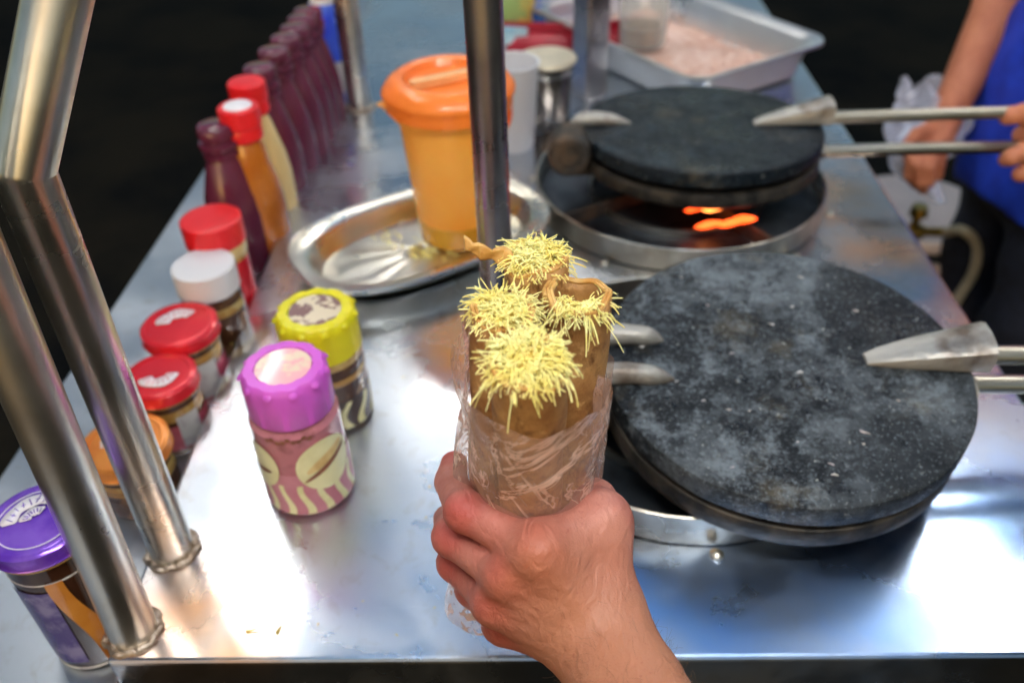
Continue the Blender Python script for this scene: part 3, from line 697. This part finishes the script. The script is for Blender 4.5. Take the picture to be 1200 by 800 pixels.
# ================================================================== BOTTLES ON THE SHELF
def bottle(label, cappx, ztop, rb_, body, cap, group, rn=.0135):
    c = at(cappx[0], cappx[1], ztop); hh = ztop-SZ
    t = thing('sauce_bottle', label, 'bottle', (c[0],c[1],SZ), group)
    zc = hh-.028 if cap else hh
    prof = [(0,.002),(rb_*.8,0),(rb_*.97,.003),(rb_,.01),(rb_,hh*.30),(rb_*.99,hh*.42),(rb_*.90,hh*.54),(rb_*.72,hh*.66),(rn*1.18,hh*.755),(rn*1.02,hh*.79)]
    obj('bottle_body', lathe(prof+[(rn,hh*.80),(rn,zc),(rn*.9,zc+.001),(0,zc+.001)], 48), body, t)
    if not cap:
        obj('neck_ring', tf(lathe([(rn*.98,-.004),(rn*1.30,-.003),(rn*1.34,0),(rn*1.30,.003),(rn*.98,.004)], 40), None, (0,0,hh-.020)), body, t)
        obj('neck_ring', tf(lathe([(rn*.98,-.003),(rn*1.20,-.002),(rn*1.20,.002),(rn*.98,.003)], 40), None, (0,0,hh-.030)), body, t)
        obj('cap', lathe([(rn*1.05,hh-.012),(rn*1.22,hh-.011),(rn*1.22,hh-.002),(rn*1.12,hh),(rn*.7,hh),(rn*.65,hh-.002),(0,hh-.002)], 40), body, t)
    else:
        cp = obj('cap', lathe([(rn*1.1,zc-.008),(rn*1.28,zc-.006),(rn*1.30,zc+.004),(rn*1.22,zc+.007),(rn*1.38,zc+.009),(rn*1.36,hh-.002),(rn*1.25,hh),(0,hh)], 48, lambda a, i, z: 1+.012*math.sin(24*a)), cap, t)
        obj('cap_disc', tf(lathe([(0,0),(rn*.95,0),(rn*.9,.001),(0,.0012)], 32), None, (0,0,hh)), 'print' if body == 'amber' else cap, cp)
    return t
bottle('dark maroon syrup bottle without a coloured cap, nearest of the dark bottles', (251,146), .135, .0320, 'purple', None, 'dark syrup bottles on the side shelf', .0155)
bottle('amber caramel sauce bottle with a white topped red cap', (278,124), .148, .0280, 'amber', 'red', 'red capped sauce bottles', .0155)
bottle('cream coloured condensed milk bottle with a plain red cap', (288,95), .150, .0300, 'cream', 'red', 'red capped sauce bottles', .0150)
first = None
capl = [(303,78),(320,58),(334,43),(345,31),(353,20),(360,11)]
ords = ['first dark maroon syrup bottle behind the red capped milk bottle', 'second dark maroon syrup bottle behind the red capped milk bottle', 'third dark maroon syrup bottle behind the red capped milk bottle',
        'third dark maroon syrup bottle from the far end of the row', 'second dark maroon syrup bottle from the far end of the row', 'farthest dark maroon syrup bottle of the row']
for i, p in enumerate(capl):
    if first is None: first = bottle(ords[0], p, .148, .0310, 'purple', None, 'dark syrup bottles on the side shelf', .0150)
    else:
        b_ = copy_tree(first); c = at(p[0], p[1], .148); b_.location = (c[0], c[1], SZ); b_['label'] = ords[i]; b_.rotation_euler = (0,0,i)
# printed container beyond the bottles
c = at(400,134,SZ); t = thing('squeeze_bottle', 'red, blue and white printed container standing behind the last dark bottle', 'bottle', (c[0],c[1],SZ))
obj('bottle_body', lathe([(0,0),(.027,0),(.030,.004),(.030,.10),(.026,.15),(.016,.18),(0,.18)], 36), 'white', t)
obj('label', lathe_open([(.0306,.09),(.0306,.105),(.0270,.150),(.0168,.176)], 36), 'bluelab', t)
obj('foot_label', lathe_open([(.0306,.006),(.0306,.045)], 36), 'bluep', t)
obj('red_mark', patch(lambda z: .030, -2.0, .055, .02, .025, 0, .0012), 'red', t)
obj('cap', lathe([(.013,.175),(.018,.175),(.018,.21),(.012,.225),(0,.225)], 28), 'redtin', t)
# ================================================================== THINGS AT THE FAR END
c = at(641,136,0); t = thing('steel_cup', 'dark steel cup with a pale rim beside the far square post', 'cup', (c[0],c[1],0))
hc = zat(c[0], c[1], 66); obj('cup_body', lathe([(0,0),(.030,0),(.032,.003),(.034,hc-.006),(.031,hc-.004),(.030,.006),(0,.006)], 40), 'cupsteel', t)
obj('cup_rim', lathe([(.030,hc-.007),(.038,hc-.007),(.040,hc-.003),(.038,hc),(.012,hc+.001),(0,hc+.001)], 40), 'cuprim', t)
obj('band', lathe_open([(.0345,hc-.020),(.0349,hc-.018),(.0347,hc-.013)], 40), 'tube', t)
c = at(601,170,0); t = thing('plastic_cup', 'white plastic cup with an orange mark between pitcher and steel cup', 'cup', (c[0],c[1],0))
hc = zat(c[0], c[1], 72); obj('cup_body', lathe([(0,0),(.026,0),(.028,.004),(.034,hc-.004),(.036,hc),(.033,hc),(.027,.006),(0,.006)], 36), 'white', t)
obj('orange_mark', patch(lambda z: .028+.006*z/hc, -PI/2-.3, hc*.55, .022, .05, 0, .001), 'orangelab', t)
def pouch(label, name, cat, px, py, wd, dp, ht, mm, rz, extra=None):
    c = at(px, py, 0); t = thing(name, label, cat, (c[0],c[1],0), 'packets at the far end of the counter', rz)
    def fn(u, v):
        a = 2*PI*u; th = dp*(1-v**3*.94)*(1+.12*math.sin(5*a+4*v)); ww = wd*(1+.05*math.sin(9*v+a))
        return (ww*math.copysign(abs(math.cos(a))**.7, math.cos(a)), th*math.sin(a)-.02*v, ht*v)
    obj('pouch_bag', grid(28, 12, fn, True), mm, t, smooth=True)
    obj('pouch_seal', box(-wd*1.02, wd*1.02, -.0225, -.0200, ht-.001, ht+.014), mm, t, smooth=False)
    if extra: obj('pouch_label', box(-wd*.55, wd*.55, -dp*1.2-.002, -dp*1.2+.006, ht*.25, ht*.6), extra, t, smooth=False, bevel=.002)
    return t
pouch('red pouch lying behind the steel cup', 'snack_pouch', 'pouch', 645, 62, .075, .045, .040, 'redbag', -.15)
pouch('green and yellow packet behind the white plastic cup', 'snack_packet', 'packet', 596, 50, .040, .014, .085, 'greenp', .2)
pouch('pale blue low packet in front of the green and yellow packet', 'snack_packet', 'packet', 600, 62, .030, .02, .035, 'cyanp', -.2)
pouch('dark blue upright packet at the far end beside the square post', 'snack_packet', 'packet', 632, 28, .028, .02, .12, 'bluep', 0)
pouch('red pouch beyond the square post beside the deep tray', 'snack_pouch', 'pouch', 716, 62, .035, .03, .045, 'redbag', .4)
# deep rectangular tray
def rrect(hx, hy, r, n=8):
    out = []
    for cx_, cy_, a0 in ((hx-r,hy-r,0),(-hx+r,hy-r,PI/2),(-hx+r,-hy+r,PI),(hx-r,-hy+r,3*PI/2)):
        for k in range(n+1): a = a0+PI/2*k/n; out.append((cx_+r*math.cos(a), cy_+r*math.sin(a)))
    return out
TZ = .055
near_c, left_c, right_c = at(815,98,TZ), at(690,5,TZ), at(978,48,TZ)
ex = right_c-near_c; ey = left_c-near_c
rz = math.atan2(ex[1], ex[0]); 
hx = np.linalg.norm(ex)/2; hy = max(.19, np.linalg.norm(ey)/2*1.15)
dx = ex/np.linalg.norm(ex); dy = np.array([-dx[1], dx[0], 0])
tc_ = near_c+dx*hx+dy*hy
tr = thing('deep_tray', 'large rectangular aluminium tray of pinkish shredded filling beyond the far iron', 'tray', (tc_[0],tc_[1],0), rz=rz)
lev = [(.020,0),(.012,.004),(.004,TZ*.85),(.0,TZ-.004),(-.006,TZ-.002),(-.012,TZ),(-.013,TZ-.004)]
V = []; F = []; n = None
for ins, z in lev:
    p = rrect(hx-.012-ins, hy-.012-ins, .035-ins*.3); n = len(p); V += [(x,y,z+.001) for x,y in p]
for i in range(len(lev)-1):
    for k in range(n): F.append([i*n+k, i*n+(k+1)%n, (i+1)*n+(k+1)%n, (i+1)*n+k])
F.append(list(range(n))[::-1])
obj('tray_pan', (np.array(V), F), 'alu', tr, solid=.0015)
def heap(u, v):
    x = (u-.5)*2*(hx-.034); y = (v-.5)*2*(hy-.034); e = min(1, (1-abs(u-.5)*2)*5, (1-abs(v-.5)*2)*5)
    return (x, y, .004+e*(.016+.006*math.sin(x*31+y*17)*math.sin(y*29)+.0006*rng.normal()))
obj('filling', grid(60, 60, heap), 'crumbs', tr)['kind'] = 'stuff'
ps = [strand((rng.uniform(-1,1)*(hx-.05), rng.uniform(-1,1)*(hy-.05), .017+.006*rng.random()), rng.normal(size=3)*[1,1,.25], rng.uniform(.004,.010), .0009, 0, 1, 3, 2) for _ in range(1200)]
obj('filling_shreds', join(*ps), 'crumbs', tr)['kind'] = 'stuff'
cg = at(752,52,.03)
t = thing('glass_tumbler', 'clear glass tumbler standing in the near left corner of the deep tray', 'glass', (cg[0],cg[1],.030))
obj('glass_wall', lathe([(0,.001),(.034,.001),(.036,.004),(.040,.12),(.038,.12),(.034,.005),(0,.005)], 40), 'glass', t)
obj('contents', lathe([(0,.006),(.030,.006),(.031,.030),(0,.032)], 32), 'glassbrown', t)
# ================================================================== STOOL, VALVE, HOSE
c = at(1076,243,-.40)
t = thing('plastic_stool', 'pale pinkish plastic stool on the ground between cart and cook', 'stool', (c[0],c[1],-.85)); hs = .45; rs = .145
obj('stool_top', lathe([(0,hs-.004),(rs*.2,hs-.003),(rs*.85,hs),(rs*.97,hs),(rs,hs-.006),(rs,hs-.022),(rs*.97,hs-.022),(rs*.95,hs-.012),(0,hs-.012)], 48), 'stool', t)
for k, zz in enumerate((hs-.055, hs-.095, hs-.135, hs-.30)):
    r0 = rs*(1.02+.05*k); obj('stool_band', lathe_open([(r0,zz-.012),(r0+.004,zz-.010),(r0+.002,zz+.010),(r0-.002,zz+.012),(r0-.006,zz+.010),(r0-.002,zz-.012),(r0,zz-.012)], 48), 'stool', t)
for k in range(4):
    a = PI/4+k*PI/2+.2
    obj('leg', tube([(rs*.98*math.cos(a), rs*.98*math.sin(a), hs-.02), (rs*1.35*math.cos(a), rs*1.35*math.sin(a), .0)], [.016,.014], 10), 'stool', t)
zv = -.365; v0 = at(1046,271,zv); v1 = at(1108,272,zv)
t = thing('gas_valve', 'brass gas valve lying across the stool edge', 'gas valve', tuple(v0))
obj('valve_body', tube([v0, v0+(v1-v0)*.3, v0+(v1-v0)*.31, v0+(v1-v0)*.55, v0+(v1-v0)*.56, v1], [.010,.010,.015,.015,.009,.009], 12), 'brass', t, world=True)
vm = v0+(v1-v0)*.38; obj('valve_knob', tube([vm, vm+[0,0,.035], vm+[0,0,.036], vm+[0,0,.055]], [.008,.008,.017,.014], 12), 'brass', t, world=True)
hp = [v1, ray(1128,270,1.55), ray(1145,288,1.55), ray(1140,320,1.58), ray(1122,350,1.62), ray(1111,372,1.66), ray(1100,400,1.75)]
tag(obj('gas_hose', tube(catmull(hp, 8), .0095, 12), 'hose'), 'pale yellow gas hose looping down from the brass valve', 'hose')
# ================================================================== THE COOK
cook = thing('person', 'person in a blue shirt and dark navy trousers holding a plastic bag beside the cart', 'person', (.86,1.3,-.85))
CX, CY = .86, 1.30
hR = ray(1088,176,1.40); wR = ray(1118,118,1.40); eR = ray(1180,-12,1.40)
sR = np.array([CX+.05, CY+.20, .52])
hL = ray(1203,158,.97); wL = ray(1250,165,.99); sL = np.array([CX+.05, CY-.20, .52]); eL = np.array([.84, CY-.26, .20])
fd = Field((.46,.80,-.84), (1.10,1.72,.92), .0085)
bd = smin(fd.ell((CX,CY,.35), (.105,.165,.27)), fd.ell((CX,CY,.02), (.115,.16,.16)), .06)
bd = smin(bd, fd.cone((CX,CY,.55),(CX-.02,CY,.68),.05,.052), .04)
bd = smin(bd, fd.ell((CX-.035,CY,.79), (.095,.075,.115)), .02)
bd = smin(bd, fd.cone((CX-.13,CY,.775),(CX-.10,CY,.81),.013,.009), .012)
for s, (sh, el, wr, ha) in ((1,(sR,eR,wR,hR)), (-1,(sL,eL,wL,hL))):
    bd = smin(bd, chain(fd, [(CX,CY+s*.08,.52), sh, el, wr], [.05,.055,.043,.029], .02), .02)
    bd = smin(bd, fd.cone((CX,CY+s*.09,-.03),(CX-.01,CY+s*.10,-.40),.085,.06), .03)
    bd = smin(bd, fd.cone((CX-.01,CY+s*.10,-.40),(CX,CY+s*.10,-.78),.055,.04), .02)
    bd = smin(bd, fd.cone((CX,CY+s*.10,-.80),(CX-.13,CY+s*.11,-.81),.034,.026), .02)
bd = np.minimum(bd, 9)
obj('body', fd.mesh(bd), 'skin2', cook, world=True, smooth=2)
def cook_hand(w_, h_, spread, tips, nm):
    allp = [w_, h_]+[p for ch in tips for p in ch]; lo = np.min(allp, 0)-.03; hi = np.max(allp, 0)+.03
    f = Field(lo, hi, .003); d = f.cone(w_, h_, .027, .030)
    for ch in tips: d = smin(d, chain(f, ch, [.013,.011,.0095,.0085][:len(ch)], .004), .008)
    obj(nm, f.mesh(d), 'skin2', cook, world=True, smooth=2)
down = lambda x, y, z=0: ray(x, y, 1.40+z)
cook_hand(wR, down(1092,168), 0, [[down(1078,165,-.01), down(1068,185,-.02), down(1066,205,-.01), down(1072,215)], [down(1084,172,-.02), down(1077,195,-.03), down(1078,214,-.02), down(1082,222)],
    [down(1092,176,-.02), down(1088,198,-.03), down(1088,214,-.02)], [down(1102,172,0), down(1099,192,-.01), down(1098,206,-.0)], [down(1096,150,-.01), down(1074,158,-.03), down(1062,172,-.03)]], 'hand')
gl = lambda x, y, z=0: ray(x, y, .97+z)
cook_hand(wL, gl(1228,160), 0, [[gl(1222,138,.0), gl(1200,133,-.015), gl(1186,135,-.018), gl(1180,138,-.012)], [gl(1224,182,0), gl(1200,178,-.015), gl(1186,184,-.018), gl(1179,187,-.01)],
    [gl(1224,160,.01), gl(1204,156,.02), gl(1196,158,.015)], [gl(1226,198,.01), gl(1208,200,.0), gl(1196,204,.0)]], 'hand')
f2 = Field((.60,.98,-.27), (1.10,1.66,.66), .008)
sh_ = smin(f2.ell((CX+.05,CY,.33), (.125,.185,.29)), f2.ell((CX,CY,-.10), (.152,.205,.36)), .07)
for sgn, (a_, e_) in ((1,(sR,eR)), (-1,(sL,eL))):
    m_ = a_+(e_-a_)*.55; sh_ = smin(sh_, f2.cone((CX,CY+sgn*.1,.53), a_, .06, .068), .03); sh_ = smin(sh_, f2.cone(a_, m_, .067, .066), .02)
X_, Y_, Z_ = f2.P[...,0], f2.P[...,1], f2.P[...,2]
sh_ = sh_+.005*np.sin(Y_*40+Z_*18)*np.sin(Z_*26+Y_*12); sh_ = np.maximum(sh_, -(Z_+.225+.02*np.sin(Y_*14))); sh_ = np.maximum(sh_, Z_-.62)
obj('shirt', f2.mesh(sh_), 'shirt', cook, world=True, smooth=2)
f3 = Field((.66,1.04,-.80), (1.06,1.58,.05), .009); tr_ = f3.ell((CX,CY,-.16), (.130,.175,.14))
for s in (-1,1):
    tr_ = smin(tr_, f3.cone((CX-.005,CY+s*.09,-.08),(CX-.01,CY+s*.10,-.42),.098,.078), .03); tr_ = smin(tr_, f3.cone((CX-.01,CY+s*.10,-.42),(CX,CY+s*.10,-.76),.075,.062), .02)
tr_ = tr_+.004*np.sin(f3.P[...,2]*45+f3.P[...,1]*20); tr_ = np.maximum(tr_, f3.P[...,2]+.19)
obj('trousers', f3.mesh(tr_), 'jeans', cook, world=True, smooth=2)
f4 = Field((CX-.16,CY-.11,.70), (CX+.09,CY+.11,.93), .007); hr = np.maximum(f4.ell((CX-.025,CY,.80), (.105,.085,.122)), -(f4.P[...,2]-.80+.6*(f4.P[...,0]-CX+.05)*-1))
obj('hair', f4.mesh(hr), 'hair', cook, world=True, smooth=2)
# the bag in the cook's hand
bc = ray(1083,178,1.40)
def cb(u, v):
    a = 2*PI*u; top_ = ray(1075,100,1.42); bot_ = ray(1090,236,1.42); p = top_+(bot_-top_)*v
    r = (.036+.022*math.sin(PI*min(1,v*1.2))+.008*math.sin(4*a+9*v)+.006*math.sin(7*a-13*v))*(1-.7*max(0,v-.45)/.55)*(1 if v > .15 else .85+.1*math.sin(6*a))
    return (p[0]+r*math.cos(a)+.02*math.sin(7*v), p[1]+r*.7*math.sin(a), p[2]+.014*math.sin(3*a)*(1-v))
tag(obj('plastic_bag', grid(44, 30, cb, True), 'film_blue'), 'clear bluish plastic bag wrapped round the hand of the cook', 'plastic bag')
# ================================================================== THE BUNDLE OF ROLLED WAFERS
BX, BY = .001, .310
rolls = [('rolled wafer nearest the viewer, topped with the largest shaggy mound of cheese', (617,421), .279, .0158, 'front'),
         ('rolled wafer on the left of the bundle, packed level with grated cheese', (590,363), .270, .0152, 'left'),
         ('rolled wafer on the right, hollow at its top rim with cheese spilling forward', (677,345), .272, .0160, 'right'),
         ('rolled wafer at the back with a crisp brown flap sticking out to the left', (627,302), .277, .0160, 'back')]
roll_info = []
for i, (lab, px, zt_, rr, kind_) in enumerate(rolls):
    T = at(px[0], px[1], zt_); bot = np.array([BX+(T[0]-BX)*.86, BY+(T[1]-BY)*.45, .100]); bot[0] -= .013*(kind_ == 'left'); Ln = T[2]-bot[2]
    roll_info.append((T, bot, rr))
    t = thing('rolled_wafer', lab, 'rolled wafer', tuple(bot), 'cheese filled rolled wafers in the bag')
    ax = (T-bot)/np.linalg.norm(T-bot); e1 = np.cross(ax, [0,1.,0]); e1 /= np.linalg.norm(e1); e2 = np.cross(ax, e1)
    turns = 2.15; nu, nv = 110, 26; ph0 = [2.2,.6,-.6,3.6][i]
    def sp(u, v, off=0):
        a = ph0+u*turns*2*PI; r = (rr-(1-u)*.0036)*(.84+.16*v**.7)+.0004*math.sin(3*a+6*v)+.0005*math.sin(17*v+2*a)
        zz = v*Ln+(.0022*math.sin(2*a+i)+.001*math.sin(5*a))*v
        return bot+ax*zz+e1*r*math.cos(a)+e2*r*math.sin(a)
    obj('wafer_shell', grid(nu, nv, sp), 'wafer', t, world=True, solid=.0013)
    ed = [sp(k/109, 1)+ax*.0003 for k in range(110)]
    obj('wafer_rim', tube(ed, .0010, 6), 'wafer_in', t, world=True)
    dep = .016 if kind_ == 'right' else .004
    def core(u, v):
        a = 2*PI*u; r = (rr-.0042)*v
        return T-ax*dep+ax*(.006*(1-v*v)*(0.2 if kind_ == 'right' else 1)+.0012*math.sin(5*a+9*v)*v)+e1*r*math.cos(a)+e2*r*math.sin(a)
    obj('cheese_core', grid(32, 8, core, True), 'cheese_core', t, world=True)
    ps = []; ncnt = {'front':980,'left':800,'right':460,'back':820}[kind_]
    tocam = np.array([0,0,H])-T; fc = math.atan2(tocam @ e2, tocam @ e1)
    for q in range(ncnt):
        if kind_ == 'right': a = fc+rng.normal()*.75+.25; rad = rr*rng.uniform(.25,1.08)
        else: a = rng.uniform(0, 2*PI); rad = rr*math.sqrt(rng.random())*1.02
        out = e1*math.cos(a)+e2*math.sin(a); f = rad/rr
        hgt = {'front':.001,'left':.001,'right':-.005,'back':.003}[kind_]*(1-f*f*.8)
        base = T+out*rad*.86+ax*(hgt+rng.uniform(-.004,.0035))
        tang = np.cross(ax, out)*rng.normal()*.9
        d = out*(.25+1.1*f)*rng.uniform(.4,1.3)+ax*rng.uniform(-.2,.42)+tang
        if f > .85 and kind_ in ('front','right') and rng.random() < .22: d = out*1.0+ax*rng.uniform(-.6,.1); Ls = rng.uniform(.009,.018); dr = 1.7
        elif f > .8: Ls = rng.uniform(.004,.0105); dr = rng.uniform(.2,1.2)
        else: Ls = rng.uniform(.004,.009); dr = rng.uniform(0,.8); d = d*.8+tang*.7+out*rng.normal()*.8
        Ls *= rng.uniform(.40,1.25)
        ps.append(strand(base, d, Ls, rng.uniform(.00024,.00054), dr*.9, rng.uniform(.2,1.2), 5, 6))
    o = obj('grated_cheese', join(*ps), 'cheese', t, world=True); o['kind'] = 'stuff'
    if kind_ == 'back':
        fp = [T-ax*.002-e1*0+np.array([-.010,-.004,0]), ray(588,303,.402), ray(568,296,.400), ray(556,289,.399), ray(545,284,.398)]
        obj('wafer_flap', grid(22, 7, lambda u, v: (lambda P_, k: P_[min(len(P_)-1, int(u*(len(P_)-1)))]+np.array([.0004*math.sin(30*u), .0006*math.sin(17*u+v*5), (v-.5)*(.011 if u < .35 else .0065)*(1+.25*math.sin(13*u))+.001*math.sin(6*u)]))(catmull(fp, 8), 0)), 'wafer_in', t, world=True, solid=.002)
# the film bag round the bundle
def hull(a, z):
    best = 0; d = np.array([math.cos(a), math.sin(a)])
    for T, b_, rr in roll_info:
        f = max(0, min(1, (z-b_[2])/(T[2]-b_[2]))); c_ = b_+(T-b_)*f; r_ = rr*(.84+.16*f**.7) if z > b_[2] else rr*.62
        rel = c_[:2]-[BX,BY]; tt = rel @ d; pp = rel[0]*d[1]-rel[1]*d[0]
        best = max(best, tt+r_*math.cos(min(1.5, abs(pp)/(r_*1.6+1e-6))))
    return best
def bagf(u, v):
    a = 2*PI*u
    # higher on the right and at the back, scooped low over the front roll
    rim = .250-.013*math.cos(a-.15)-.004*math.sin(3*a+1)+.002*math.sin(9*a)
    z = .045+(rim-.045)*v
    r = max(hull(a+o_, z)-abs(o_)*.018 for o_ in (-.5,-.35,-.18,0,.18,.35,.5))+.0030
    tw = (1-2*abs(math.sin(2.5*a-z*55+math.sin(2*a))))*.0006+math.sin(9*a-z*120+2*math.sin(3*a))*.0004+.0002*math.sin(23*a+z*230)
    loose = max(0, -math.cos(a))**2*(.0065*math.sin(PI*min(1,max(0,(z-.10)/.12)))+.016*min(1,max(0,(.120-z)/.07)))
    low = max(0, (.11-z)/.06); r = r*(1-.15*low)+tw*(1+.2*low)+loose
    return (BX+r*math.cos(a)-.010*low, BY+r*math.sin(a), z-.0*low)
bag = obj('plastic_bag', grid(220, 120, bagf, True), 'film'); tag(bag, 'thin clear plastic bag wrapped round the four cheese filled rolled wafers', 'plastic bag')
# ================================================================== THE HOLDING HAND
q = lambda cx, cy, d: ray(500+cx/2.5, 480+cy/2.5, d)     # from the enlarged study of the hand
W = q(512,664,.420); FA = q(745,1120,.345)
mcp = [q(326,412,.396), q(236,488,.406), q(200,564,.420), q(226,624,.440)]
pip = [q(112,296,.420), q(74,372,.437), q(84,448,.454), q(132,524,.470)]
dip = [q(72,212,.466), q(66,322,.492), q(78,392,.504), q(112,470,.512)]
tip = [q(80,160,.480), q(110,290,.510), q(120,360,.520), q(150,430,.528)]
cmc = q(530,560,.415); tmc = q(506,330,.420); tip1 = q(492,268,.452); tip2 = q(420,225,.500)
pts = np.array(mcp+pip+dip+tip+[W,FA,cmc,tmc,tip2]); lo = pts.min(0)-.038; hi = pts.max(0)+.038
hf = Field(lo, hi, .00135)
mcr = [.0128,.0122,.0118,.0112]
palm = None
for i in range(4):
    c_ = W+(mcp[i]-W)*.12+np.array([0,0,0]); e = hf.cone(c_, mcp[i], .0180, mcr[i]); palm = e if palm is None else smin(palm, e, .012)
palm = smin(palm, chain(hf, [W, cmc, tmc], [.0185,.0145,.0140], .008), .014)
palm = smin(palm, hf.cone(mcp[0]+[0,0,.000], tmc, .0105, .0125), .014)
palm = smin(palm, chain(hf, [FA, W+(FA-W)*.35, W], [.032,.0238,.0190], .01), .016)
fing = None; fr = [(.0104,.0098,.0090,.0078),(.0100,.0096,.0088,.0076),(.0097,.0092,.0084,.0072),(.0092,.0085,.0077,.0066)]
for i in range(4):
    e = chain(hf, [mcp[i], pip[i], dip[i], tip[i]], fr[i], .002)
    e = smin(e, np.linalg.norm(hf.P-(pip[i]+(np.array([0,0,H])-pip[i])*.006).astype(np.float32), axis=-1)-fr[i][1]*1.02, .004)
    fing = e if fing is None else smin(fing, e, .0012)
th = chain(hf, [tmc, tip1, tip2], [.0135,.0115,.0100], .004)
body = smin(smin(palm, fing, .0045), th, .006)
vw = np.array([0,0,H])
up = lambda p, k: p+(vw-p)/np.linalg.norm(vw-p)*k
for i in range(4):                                      # knuckles and tendons under the skin
    kn = up(mcp[i], mcr[i]*.50); body = smin(body, np.linalg.norm(hf.P-kn.astype(np.float32), axis=-1)-.0068, .009)
    t0, t1 = up(mcp[i], mcr[i]*.93), up(W+(mcp[i]-W)*.30, .0178)
    body = smin(body, hf.cone(t0, t1, .0027, .0018), .004)
Pn = hf.P; body = body+.00022*np.sin(Pn[...,0]*900+4*np.sin(Pn[...,1]*300))*np.sin(Pn[...,2]*700+3*np.sin(Pn[...,0]*260))
Vh, Fh = hf.mesh(body)
hand = thing('person', 'light skinned hand and forearm holding the bag of rolled wafers', 'person', tuple(W))
ho = obj('hand', (Vh, Fh), 'skin', hand, world=True, smooth=2)
cs = ho.modifiers.new('smooth', 'SMOOTH'); cs.factor = .5; cs.iterations = 3
fl_ = np.zeros(len(Vh)); 
for p in [up(m_, .012) for m_ in mcp]+[up(p_, .008) for p_ in pip]+tip: fl_ = np.maximum(fl_, np.exp(-(np.linalg.norm(Vh-p, axis=1)/.012)**2)*.95)
fl_ = np.maximum(fl_, .35*np.exp(-(np.linalg.norm(Vh-(mcp[0]+pip[0])/2, axis=1)/.02)**2))
dn = (FA-W)/np.linalg.norm(FA-W); tn = 1/(1+np.exp(-((Vh-W) @ dn+.002)/.008))*.8
for nm, arr in (('flush', fl_), ('tan', tn)):
    at_ = ho.data.attributes.new(nm, 'FLOAT', 'POINT'); at_.data.foreach_set('value', arr.astype(np.float32))
# fine hairs on the forearm
ps = []; ln = np.linalg.norm(FA-W)
dd = Vh-W; s_ = dd @ dn; cand = np.where(s_ > .008)[0]
for k in rng.choice(cand, 520):
    p = Vh[k]; axp = W+dn*s_[k]; nn = (p-axp); nn /= np.linalg.norm(nn); ps.append(strand(p-nn*.0004, nn*.55-dn*.4+rng.normal(size=3)*.35, rng.uniform(.004,.009), .00006, .2, .8, 3, 4))
obj('arm_hair', join(*ps), 'hair', hand, world=True)['kind'] = 'stuff'
# ================================================================== SMALL BITS ON THE COUNTER
bits = [(288,739,.0045),(324,741,.003),(172,388,.003),(510,322,.003),(500,530,.002),(497,610,.0015),(838,380,.004),(700,330,.002)]
for i, (px, py, s) in enumerate(bits[:2]):
    p = at(px, py, .001); a = [.1, 1.3][i]
    tag(obj('cheese_shred', strand(p, (math.cos(a), math.sin(a), .02), s*2, .0009, 0, .3), 'cheese_core'), ['golden cheese shred lying flat near the front edge of the counter', 'shorter upright golden shred right of the flat one near the counter edge'][i], 'cheese shred', 'shreds dropped on the counter')
ps = []
for _ in range(26):
    p = at(rng.uniform(240,560), rng.uniform(380,760), .0006); a = rng.uniform(0,6.3); ps.append(strand(p, (math.cos(a), math.sin(a), .05), rng.uniform(.0008,.0024), .0005, 0, .5, 4, 2))
tag(obj('counter_crumbs', join(*ps), 'cheese_core'), 'tiny golden crumbs strewn over the steel counter', 'crumbs', kind='stuff')
ps = []
for k in range(26):
    a = rng.uniform(0, 2*PI); rr = .118*math.sqrt(rng.random()); x_, y_ = rr*math.cos(a), rr*math.sin(a)
    if x_ > .03 and abs(y_) < .035: continue
    sz = rng.uniform(.18, .5); e_ = rng.uniform(1.0, 2.6)
    f_ = tf(lathe([(0,0),(.0030,0),(.0026,.0005),(.0012,.0009),(0,.0008)], 11, lambda a, i, z: 1+.35*math.sin(3*a+k)+.2*math.sin(5*a+2*k)), rotz(rng.uniform(-.5,.5)) @ np.diag([sz*e_,sz*.7,1]), (x_, y_, .0492))
    ps.append(tf(f_, rotx(.080), (I1[0], I1[1], .036)))
tag(obj('burnt_flakes', join(*ps), 'greylabel'), 'pale dried batter flakes stuck to the near crepe iron', 'flakes', kind='stuff')
# ================================================================== LAMPS UNDER THE ROOF (above the frame; side pair mirrored in the steel, front and rear added to brighten)
for i, (x, y, ln_, en) in enumerate([(-.66,1.15,1.0,.42), (.90,1.10,.9,.40), (.12,-.02,.8,1.35), (.05,1.72,.8,.5)]):
    t = thing('tube_lamp', ['tube lamp hanging under the left edge of the cart roof', 'tube lamp hanging under the right edge of the cart roof', 'added tube lamp under the front edge of the cart roof, lighting the hand', 'added tube lamp under the rear edge of the cart roof, brightening the far end'][i], 'lamp', (x,y,CANZ-.09), 'tube lamps under the cart roof', PI/2 if i < 2 else 0)
    obj('housing', box(-ln_/2-.02, ln_/2+.02, -.03, .03, .022, .045), 'housing', t, smooth=False)
    obj('lamp_tube', tube([(-ln_/2,0,0),(ln_/2,0,0)], .017*en, 16), 'lamp', t)
    for s in (-1,1): obj('end_cap', box(s*(ln_/2+.008)-.008, s*(ln_/2+.008)+.008, -.015, .015, -.018, .0218), 'housing', t, smooth=False)
